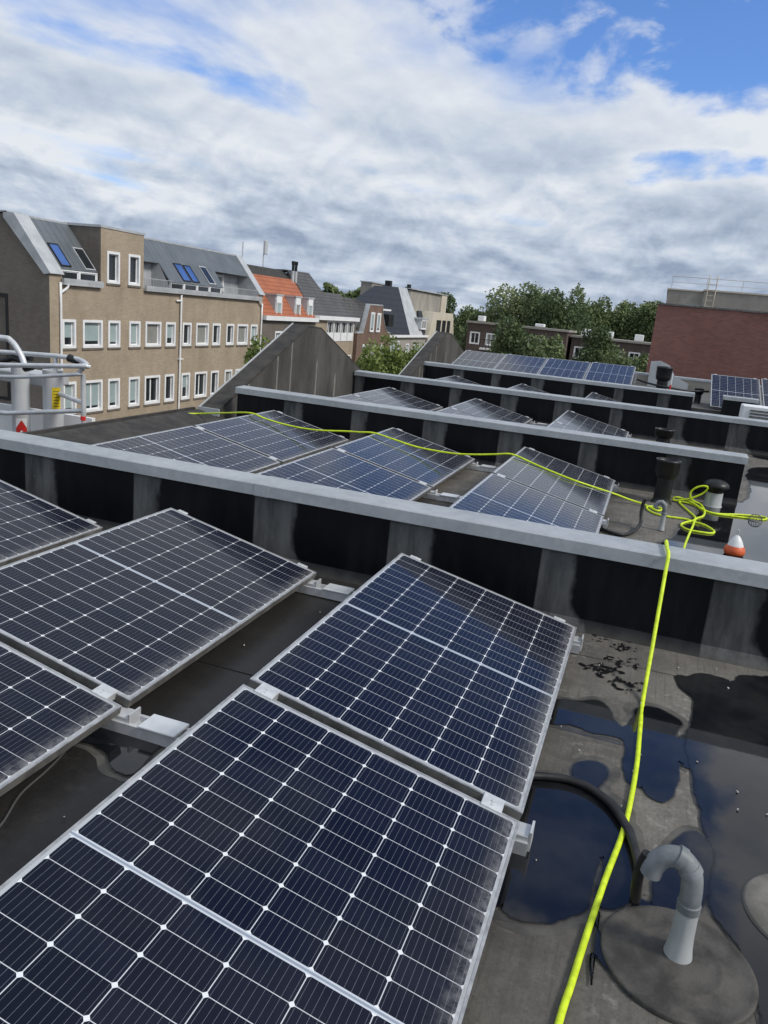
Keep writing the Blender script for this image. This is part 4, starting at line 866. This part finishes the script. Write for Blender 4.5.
m = MB(); m.prism([(L2(3.1)-.1,42.95,2.9),(L2(3.1)-.1,42.95,3.14),(-26.7,42.95,3.75),(-33,42.95,3.7),(-33,42.95,2.9)],(0,8.5,0)); m.build('upper_roof', M_GRIT, oh)
for yc in (45.55, 48.55, 51.45 - .75):
    d = MB(); d.box(L2(2.05)-.4,FX-.22,yc-.50,yc-.40,.505,1.85); d.box(L2(2.05)-.4,FX-.22,yc+.40,yc+.50,.505,1.85); d.box(L2(2.05)-.5,FX-.12,yc-.56,yc+.56,1.852,1.95); d.build('dormer', M_LEAD, oh)
    f = MB(); f.box(FX-.24,FX-.16,yc-.398,yc+.398,1.42,1.849); f.build('dormer_fascia', M_WHITE, oh)
    window(oh, FX-.18, 'x', yc-.397, yc+.397, .53, 1.415, kind=WR.choice(('curtain','blind')), fw=.06, inn=.06, out=.05, sill=False)
for i, y in enumerate((51.0, 51.5)):
    q = MB(); q.cyl((-25.6,y,2.4),(-25.6,y,3.75),.13,n=12); o = q.build('flue', M_LEAD, oh); q = MB(); q.cyl((-25.6,y,3.75),(-25.6,y,4.35),.105,n=12); q.cyl((-25.6,y,4.2),(-25.6,y,4.45),.14,n=12); q.build('cowl', M_BLACK, o)
# ------------------------------------------------------------------ slate house
sh = thing('house', 'brown brick house under stepped dark slate roof with a white window band', 'house', (FX,55.8,-9.5))
holes = [(53.6+i*1.45,54.95+i*1.45,-1.25,.36) for i in range(4)]+[(52.5,53.4,-3.9,-2.6),(55.0,59.2,-4.3,-2.4)]
m = MB(); openwall(m, FX, 'x', 51.39, 59.55, -9.5, .40, holes, .2); m.box(-33,FX-.25,51.39,59.55,-9.5,.38); m.build('wall', M_TANB, sh)
for i, h_ in enumerate(holes):
    o = window(sh, FX, 'x', *h_, kind='dark', mull=1 if i < 4 else 2, fw=.10, sill=False)
    if i < 4: q = MB(); q.box(FX+.032,FX+.05,h_[0]+.1,h_[1]-.1,h_[2]+.02,h_[2]+.70); q.build('white_panel', M_WHITE, o)
m = MB(); m.box(FX-.3,FX+.3,51.42,59.9,.402,.70); m.build('gutter_board', M_WHITE, sh)
m = MB(); lslope(m, [(51.42,.72),(56.3,.72),(55.85,2.5),(55.1,3.86),(51.2,3.80)], .75, .46, .15); lslope(m, [(56.3,.72),(60.2,.74),(59.5,2.52),(55.86,2.50)], .75, .46, .13)
m.prism([(-33,51.3,3.6),(-33,55.1,3.6),(-26.3,55.1,3.78),(-26.3,51.3,3.74)],(0,0,.08)); m.prism([(-26.3,55.1,3.7),(L2(2.5),55.86,2.4),(-33,56.5,2.4),(-33,55.1,3.7)],(0,-.1,0)); m.prism([(L2(2.5),55.9,2.38),(L2(2.5),59.5,2.40),(-33,59.5,2.4),(-33,55.9,2.4)],(0,0,.06)); m.build('roof', M_STILE, sh)
# ------------------------------------------------------------------ bell-gabled brick house
bh = thing('house', 'narrow red brown brick house with a stepped gable and two slim windows', 'house', (FX,63.8,-9.5))
gp = [(59.6,-9.5),(59.6,-.6),(60.9,-.55),(61.4,.55),(62.05,1.86),(65.4,1.90),(65.8,.9),(66.5,.05),(67.2,-.45),(68.2,-.58),(68.2,-9.5)]
m = MB(); m.prism([(FX+.30,y,z) for y,z in gp],(-.35,0,0)); m.box(-33,FX-.06,59.6,68.2,-9.5,-.62); m.build('wall', M_RBR, bh)
m = MB()
for (a, b_) in zip(gp[1:-2], gp[2:-1]): m.prism([(FX+.34,a[0],a[1]+.004),(FX+.34,b_[0],b_[1]+.004),(FX+.34,b_[0],b_[1]+.10),(FX+.34,a[0],a[1]+.10)],(-.44,0,0))
m.build('gable_coping', M_LEAD, bh)
for (a, b_, c_, d) in ((62.35,63.35,-.45,1.28),(64.0,65.0,-.45,1.25)): window(bh, FX+.34, 'x', a, b_, c_, d, kind='blind', fw=.16, inn=.02, out=.06, sill=False)
for (a, b_, c_, d) in ((60.9,62.2,-3.2,-1.5),(63.0,64.3,-3.2,-1.5),(65.6,66.6,-3.2,-1.5)): window(bh, FX+.34, 'x', a, b_, c_, d, kind='curtain', fw=.16, inn=.02, out=.06)
m = MB(); m.prism([(FX-.06,59.65,-.6),(FX-.06,61.7,1.3),(FX-.06,61.7,2.0),(FX-.8,60.2,2.3),(FX-1.2,59.65,2.2)],(-6,0,0)); m.build('roof', M_STILE, bh)
# ------------------------------------------------------------------ navy tiled house
nh = thing('house', 'house with tall steep navy blue tiled roof and pale lead verge', 'house', (FX,73,-9.5))
m = MB(); openwall(m, FX, 'x', 68.3, 81.6, -9.5, -.95, [(69.6,72.2,-3.6,-1.3),(74.5,75.6,-3.0,-1.6),(77.5,79.5,-3.0,-1.6)], .2); m.box(-36,FX-.25,66.4,81.6,-9.5,-1.); m.build('wall', M_GREYB, nh)
for h_ in [(69.6,72.2,-3.6,-1.3),(74.5,75.6,-3.0,-1.6),(77.5,79.5,-3.0,-1.6)]: window(nh, FX, 'x', *h_, kind='blind', mull=1)
m = MB(); m.box(FX-.3,FX+.3,68.25,81.6,-.948,-.72); m.build('gutter_board', M_WHITE, nh)
m = MB(); lslope(m, [(66.5,-.70),(75.7,-.70),(77.5,4.02),(72.6,3.92),(66.0,1.97)], .5, -.8, .2); m.prism([(-26.1,72.6,3.7),(-26.1,77.4,3.85),(-27,77.4,3.85),(-27,72.6,3.7)],(0,0,.12)); m.prism([(-25.1,66.2,1.8),(-25.95,72.6,3.7),(-27,72.6,3.7),(-27,66.2,1.8)],(0,0,.1)); m.build('roof', M_NTILE, nh)
m = MB(); lslope(m, [(75.7,-.705),(80.4,-.705),(80.5,4.06),(77.51,4.06)], .5, -.8, .24, .03); m.build('lead_roof', M_LEAD, nh)
m = MB(); lslope(m, [(80.42,-.70),(81.1,-.75),(87.3,1.8),(81.8,1.85)], .5, -.8, .2); m.build('side_roof', M_NTILE, nh)
d = MB(); d.box(FX-2.2,FX-.1,79.5,81.5,-.15,.92); d.box(FX-2.3,FX+.05,79.3,81.7,.922,1.12); d.build('dormer', M_LEAD, nh); window(nh, FX-.1, 'x', 79.6,81.4,-.13,.90, kind='curtain', mull=1, fw=.1, inn=-.005, out=.1, sill=False)
q = MB(); q.box(-27,-26.4,75.8,76.4,3.9,4.55); q.box(-26.95,-26.6,83.2,83.7,3.8,4.6); q.build('chimney', M_DKFR, nh)
q = MB(); q.box(FX+.05,FX+.6,66.6,68.0,.1,1.2); q.build('projecting_sign', M_BLACK, nh)
q = MB(); q.box(FX-1.0,FX-.2,64.9,69.4,1.50,1.66); q.build('canopy', M_WHITE, nh)
# ------------------------------------------------------------------ cream house, blocks behind it
ch_ = thing('house', 'cream rendered house with splayed gable and three dark window strips', 'house', (FX,87.5,-9.5))
cp_ = [(81.75,-9.5),(81.75,-.85),(83.4,1.80),(91.85,1.88),(93.2,-.6),(93.2,-9.5)]
m = MB(); m.prism([(FX+.2,y,z) for y,z in cp_],(-6,0,0)); m.build('wall', M_CREAM, ch_)
for a, b_ in ((84.7,86.5),(87.2,88.7),(89.4,90.8)): window(ch_, FX+.2, 'x', a, b_, -.6, 1.0, kind='dark', fw=.08, inn=.01, out=.05, sill=False, frame=M_DKFR)
bb = thing('concrete_block', 'pale brown windowless top storey rising behind the cream house', 'building', (-30,89,-9.5))
m = MB(); m.box(-27.2,-26.0,81.4,94.5,-9.5,3.95); m.build('wall', M_CONC, bb); m = MB(); m.box(-27.2,-25.8,94.5,97.,-9.5,4.05); m.build('end_wall', M_CREAM, bb); m = MB(); m.box(-27.3,-25.7,81.3,97.1,4.052,4.15); m.build('roof_edge', M_LEAD, bb)
b2 = thing('concrete_block', 'small beige block peeping over the navy tiled roof', 'building', (-31,76,-9.5))
m = MB(); m.box(-29.2,-28.,74.6,79.2,-9.5,4.15); m.build('wall', M_CONC, b2); m = MB(); m.box(-29.3,-27.9,74.5,79.3,4.152,4.27); m.build('roof_edge', M_LEAD, b2)
# ------------------------------------------------------------------ red brick building at right
rb = thing('brick_building', 'windowless red brick building rising at right behind the solar panels', 'building', (5.6,31,-9.5))
m = MB(); m.box(.80,16,30,40,-9.5,2.86); m.build('wall', M_REDB, rb); m = MB(); m.box(.78,16.02,29.97,40.02,2.862,2.93); m.build('coping', M_SIDE, rb)
lw = thing('low_wall', 'low pale block wall with a grey slab at the foot of the red brick building', 'wall', (3,20.4,-.2))
m = MB(); m.box(-.6,12,20.2,20.6,-1.5,.50); m.build('block_course', M_CONC, lw); m = MB(); m.prism([(1.0,20.15,-.2),(2.1,20.15,-.2),(2.12,20.15,.40),(1.73,20.15,.55),(1.53,20.15,.86),(1.26,20.15,.96),(1.0,20.15,.92)],(0,-.06,0)); m.build('grey_slab', M_LEAD, lw)
m = MB(); m.box(-4.2,12,20.19,20.63,.502,.56); m.build('coping', M_ZINC, lw)
gh = thing('building', 'pale grey brick building with roof railing behind the red brick wall', 'building', (5,46,-9.5))
m = MB(); m.box(1.05,3.0,45.8,56,-9.5,4.3); m.box(3.0,20,45,56,-9.5,4.33); m.build('wall', M_GREYB, gh); m = MB(); m.box(1.0,3.0,45.75,56,4.302,4.38); m.box(2.95,20,44.95,56,4.332,4.42); m.build('roof_edge', M_CREAM, gh)
m = MB(); m.box(2.0,2.98,45.6,45.795,3.4,3.55); m.build('ledge', M_LEAD, gh)
r_ = MB()
for x in np.arange(1.2, 19, 1.9): r_.cyl((x,45.95,4.38),(x,45.95,5.1),.02,n=6)
r_.cyl((1.2,45.95,5.08),(19,45.95,5.08),.022,n=6); r_.cyl((1.2,45.95,4.75),(19,45.95,4.75),.014,n=6); r_.build('railing', M_LIFT, gh)
q = MB()
for x in (3.14, 3.56): q.tube([(x,44.85,2.7),(x,44.85,4.95),(x,45.0,5.2),(x,45.5,5.25)], .028, 6, 2)
for z in np.arange(2.9, 5.2, .3): q.cyl((3.14,44.85,z),(3.56,44.85,z),.018,n=6)
q.build('ladder', M_CREAM, gh)
# ------------------------------------------------------------------ brick flats beyond
def flats(x0, x1, y, top, label, balx, slope=0.):
    t = thing('apartment_building', label, 'apartments', ((x0+x1)/2, y, -9.5))
    hs = []
    n = max(2, int((x1-x0)/1.75))
    for f in range(3):
        z = top-1.0-f*2.9
        for i in range(n):
            a = x0+(x1-x0)*(i+.2)/n; hs.append((a, a+(x1-x0)/n*.62, z-1.45, z))
    m = MB(); openwall(m, y, 'y', x0, x1, -9.5, top, hs, .2, -1); m.box(x0,x1,y+.25,y+9,-9.5,top-.02); m.build('wall', M_FLAT, t)
    for h_ in hs: window(t, y, 'y', *h_, sgn=-1, kind=WR.choice(('dark','blind','curtain')), mull=1, sill=False, fw=.14)
    m = MB(); m.box(x0-.2,x1+.2,y-.25,y+9,top,top+.22); m.build('roof_edge', M_CONC, t)
    for bx0, bx1 in balx:
        for f in range(2):
            z = top-2.75-f*2.9; m = MB(); m.box(bx0,bx1,y-1.3,y-.003,z-.2,z); o = m.build('balcony', M_WHITE, t); m = MB()
            for q in np.arange(bx0, bx1, .35): m.box(q,q+.06,y-1.3,y-1.25,z+.001,z+.95)
            m.box(bx0,bx1,y-1.32,y-1.23,z+.951,z+1.02); m.build('railing', M_DKFR, o)
    for i in range(int((x1-x0)/3)):
        a = x0+1+3*i+WR.uniform(-.6,.8); q = MB(); hh = WR.uniform(.3,.8); q.bevbox(a,a+WR.uniform(.5,1.3),y+2,y+3.2,top+.281,top+.281+hh,.05); q.build('chimney', M_WHITE, t)
    return t
flats(-21.0, -9.2, 90, 1.05, 'dark brick flats with white roof edge behind the round tree', [(-19,-16.5),(-14,-11)])
flats(-8.8, 1.6, 92, .55, 'dark brick flats with white balcony slabs nearest the red wall', [(-8.2,-4.4)])
# ------------------------------------------------------------------ trees
def leaves(blobs, n, size, seed, gap=.0):
    r = np.random.default_rng(seed); wts = np.array([b_[3]*b_[4]*b_[5] for b_ in blobs])**.67; pick = r.choice(len(blobs), n, p=wts/wts.sum())
    B = np.array(blobs)[pick]; d = r.normal(size=(n,3)); d /= np.linalg.norm(d, axis=1)[:,None]
    rad = r.uniform(.35,1.,n)**.55 * (1+r.normal(0,.07,n)); c = B[:,:3]+d*B[:,3:6]*rad[:,None]
    a = r.normal(size=(n,3)); a /= np.linalg.norm(a,axis=1)[:,None]; a = a*.75+d*.5; a /= np.linalg.norm(a,axis=1)[:,None]
    u = np.cross(a, r.normal(size=(n,3))); u /= np.linalg.norm(u,axis=1)[:,None]; v = np.cross(a,u); s = size*r.uniform(.55,1.35,n)[:,None]
    V = np.stack([c-u*s, c-v*s*.55, c+u*s, c+v*s*.55],1).reshape(-1,3); return V
def tree(x, y, zb, blobs, n, size, mat, label, seed, trunk_r=.22, cat='tree', group=None):
    t = thing('tree', label, cat, (x,y,zb), group); V = leaves(blobs, n, size, seed)-np.array([x,y,zb])
    me = bpy.data.meshes.new('crown'); N = len(V); me.vertices.add(N); me.vertices.foreach_set('co', V.astype(np.float32).ravel()); me.loops.add(N); me.loops.foreach_set('vertex_index', np.arange(N,dtype=np.int32))
    me.polygons.add(N//4); me.polygons.foreach_set('loop_start', np.arange(0,N,4,dtype=np.int32)); me.materials.append(mat); me.update(calc_edges=True)
    o = bpy.data.objects.new('crown', me); COL.objects.link(o); o.parent = t
    top = max(b_[2] for b_ in blobs); tr = MB(); tr.tube([(x,y,zb),(x+.1,y,zb+(top-zb)*.45),(x-.05,y+.1,top)], trunk_r, 8, 3, True, [trunk_r, trunk_r*.75, trunk_r*.2])
    rr = random.Random(seed)
    for b_ in blobs[:8]: tr.tube([(x+.05,y,zb+(b_[2]-zb)*.55),((x+b_[0])/2,(y+b_[1])/2,zb+(b_[2]-zb)*.82),tuple(b_[:3])], trunk_r*.4, 6, 2, True, [trunk_r*.5,trunk_r*.35,trunk_r*.1])
    tr.build('trunk', M_BARK, t); return t
def crown(x, y, z0, z1, rx, ry, seed, n=9, taper=.55):
    r = random.Random(seed); out = []
    for i in range(n):
        f = (i+.5)/n; z = z0+(z1-z0)*f; wd = (1-abs(f-.42)*taper*1.5); k = r.uniform(.35,.6)
        a = r.uniform(0,6.28); q = r.uniform(.25,.75)*wd
        out.append((x+math.cos(a)*rx*q, y+math.sin(a)*ry*q, z, rx*k*max(.45,wd), ry*k*max(.45,wd), (z1-z0)*r.uniform(.13,.22)))
    out.append((x,y,(z0+z1)/2,rx*.78,ry*.78,(z1-z0)*.44)); out.append((x,y,z0+(z1-z0)*.8,rx*.52,ry*.52,(z1-z0)*.2))
    return out
G1 = 'street trees along the row of houses'
for i, (x, y, zt, rx, lab) in enumerate([(-14.2,25.4,-.75,1.3,'light green street tree left of the big felt gable'),(-14.,37.2,-.95,1.8,'light green street tree just right of the big felt gable'),(-14.2,41.2,-.45,2.0,'middle one of the light green street trees between the two felt gables'),(-14.,45.6,-.75,2.0,'light green street tree left of the farther felt gable'),(-14.,51.5,-.9,2.2,'light green street tree mostly behind the farther felt gable')]):
    tree(x, y, -9.4, crown(x,y,-6.0,zt,rx,rx,30+i,13,.35), 8000, .11, M_LF1, lab, 60+i, .13, group=G1)
G2 = 'tall trees on the horizon'
hz = [(-31.2,112,4.9,3.1,M_LF3,'dark narrow tree right of the cream house'),(-25.5,118,3.0,3.0,M_LF4,'low pale tree in the dip of the horizon trees'),(-20.6,116,6.9,5.2,M_LF4,'broad pale green tree, highest on the left of the horizon row'),
 (-13.4,106,6.2,3.6,M_LF3,'tall dark tree in front of the flats, beside the pale one'),(-9.6,113,7.0,3.2,M_LF2,'mid green horizon tree right of the tall dark tree'),(-6.0,117,6.2,3.4,M_LF2,'mid green horizon tree above the gap between the flats'),(-2.2,115,6.3,3.2,M_LF2,'mid green horizon tree above the balcony flats'),(1.6,114,6.0,3.6,M_LF2,'horizon tree touching the left edge of the red wall'),
 (-16.4,119,6.4,3.2,M_LF4,'pale horizon tree rising behind the dark one'),(-28.5,128,3.6,3.4,M_LF2,'small far tree between the narrow dark tree and the dip')]
for i, (x, y, zt, rx, mt, lab) in enumerate(hz): tree(x, y, -9.5, crown(x,y,-7.5,zt-1.3,rx*1.35,rx*1.2,100+i,15,.3), 15000, .25, mt, lab, 200+i, .35, group=G2)
for i, (x, y, zt, rx, mt, lab) in enumerate([(-6.3,41,1.35,2.2,M_LF3,'round dark green tree above the left panels of the far row'),(-4.2,44,-.2,1.7,M_LF2,'small bushy tree right of the round dark one'),(-3.6,62,2.0,2.0,M_LF3,'tall dark tree hiding the gap between the two flats'),(-1.7,60,-.3,2.6,M_LF2,'bushy tree before the balcony flats'),(.6,58,-.4,2.0,M_LF2,'bushy tree against the red brick wall'),(-10.6,48,-.9,1.2,M_LF1,'small light shrub top beside the farther felt gable')]):
    tree(x, y, -9.5, crown(x,y,-5.,zt,rx*1.1,rx,300+i,11,.45), 9000, .13, mt, lab, 400+i, .2, group='trees in the gardens')
for i, (x, y, zt, rx, lab) in enumerate([(-12.2,68,.75,2.2,'mid green garden tree hiding the middle of the left flats'),(-8.2,70,.35,2.0,'mid green garden tree at the right end of the left flats')]):
    tree(x, y, -9.5, crown(x,y,-5.,zt,rx,rx,340+i,11,.4), 8000, .16, M_LF2, lab, 440+i, .2, group='trees in the gardens')
for i in range(5):
    x = -62-i*9; tree(x, 190+6*i, -9.5, crown(x,190+6*i,-6,5.5+.5*(i % 2),6.5,5,500+i,10), 2500, .8, M_LF2, 'far tree in the gap beyond the slate roof', 520+i, .4, group='far trees beyond the slate roof')
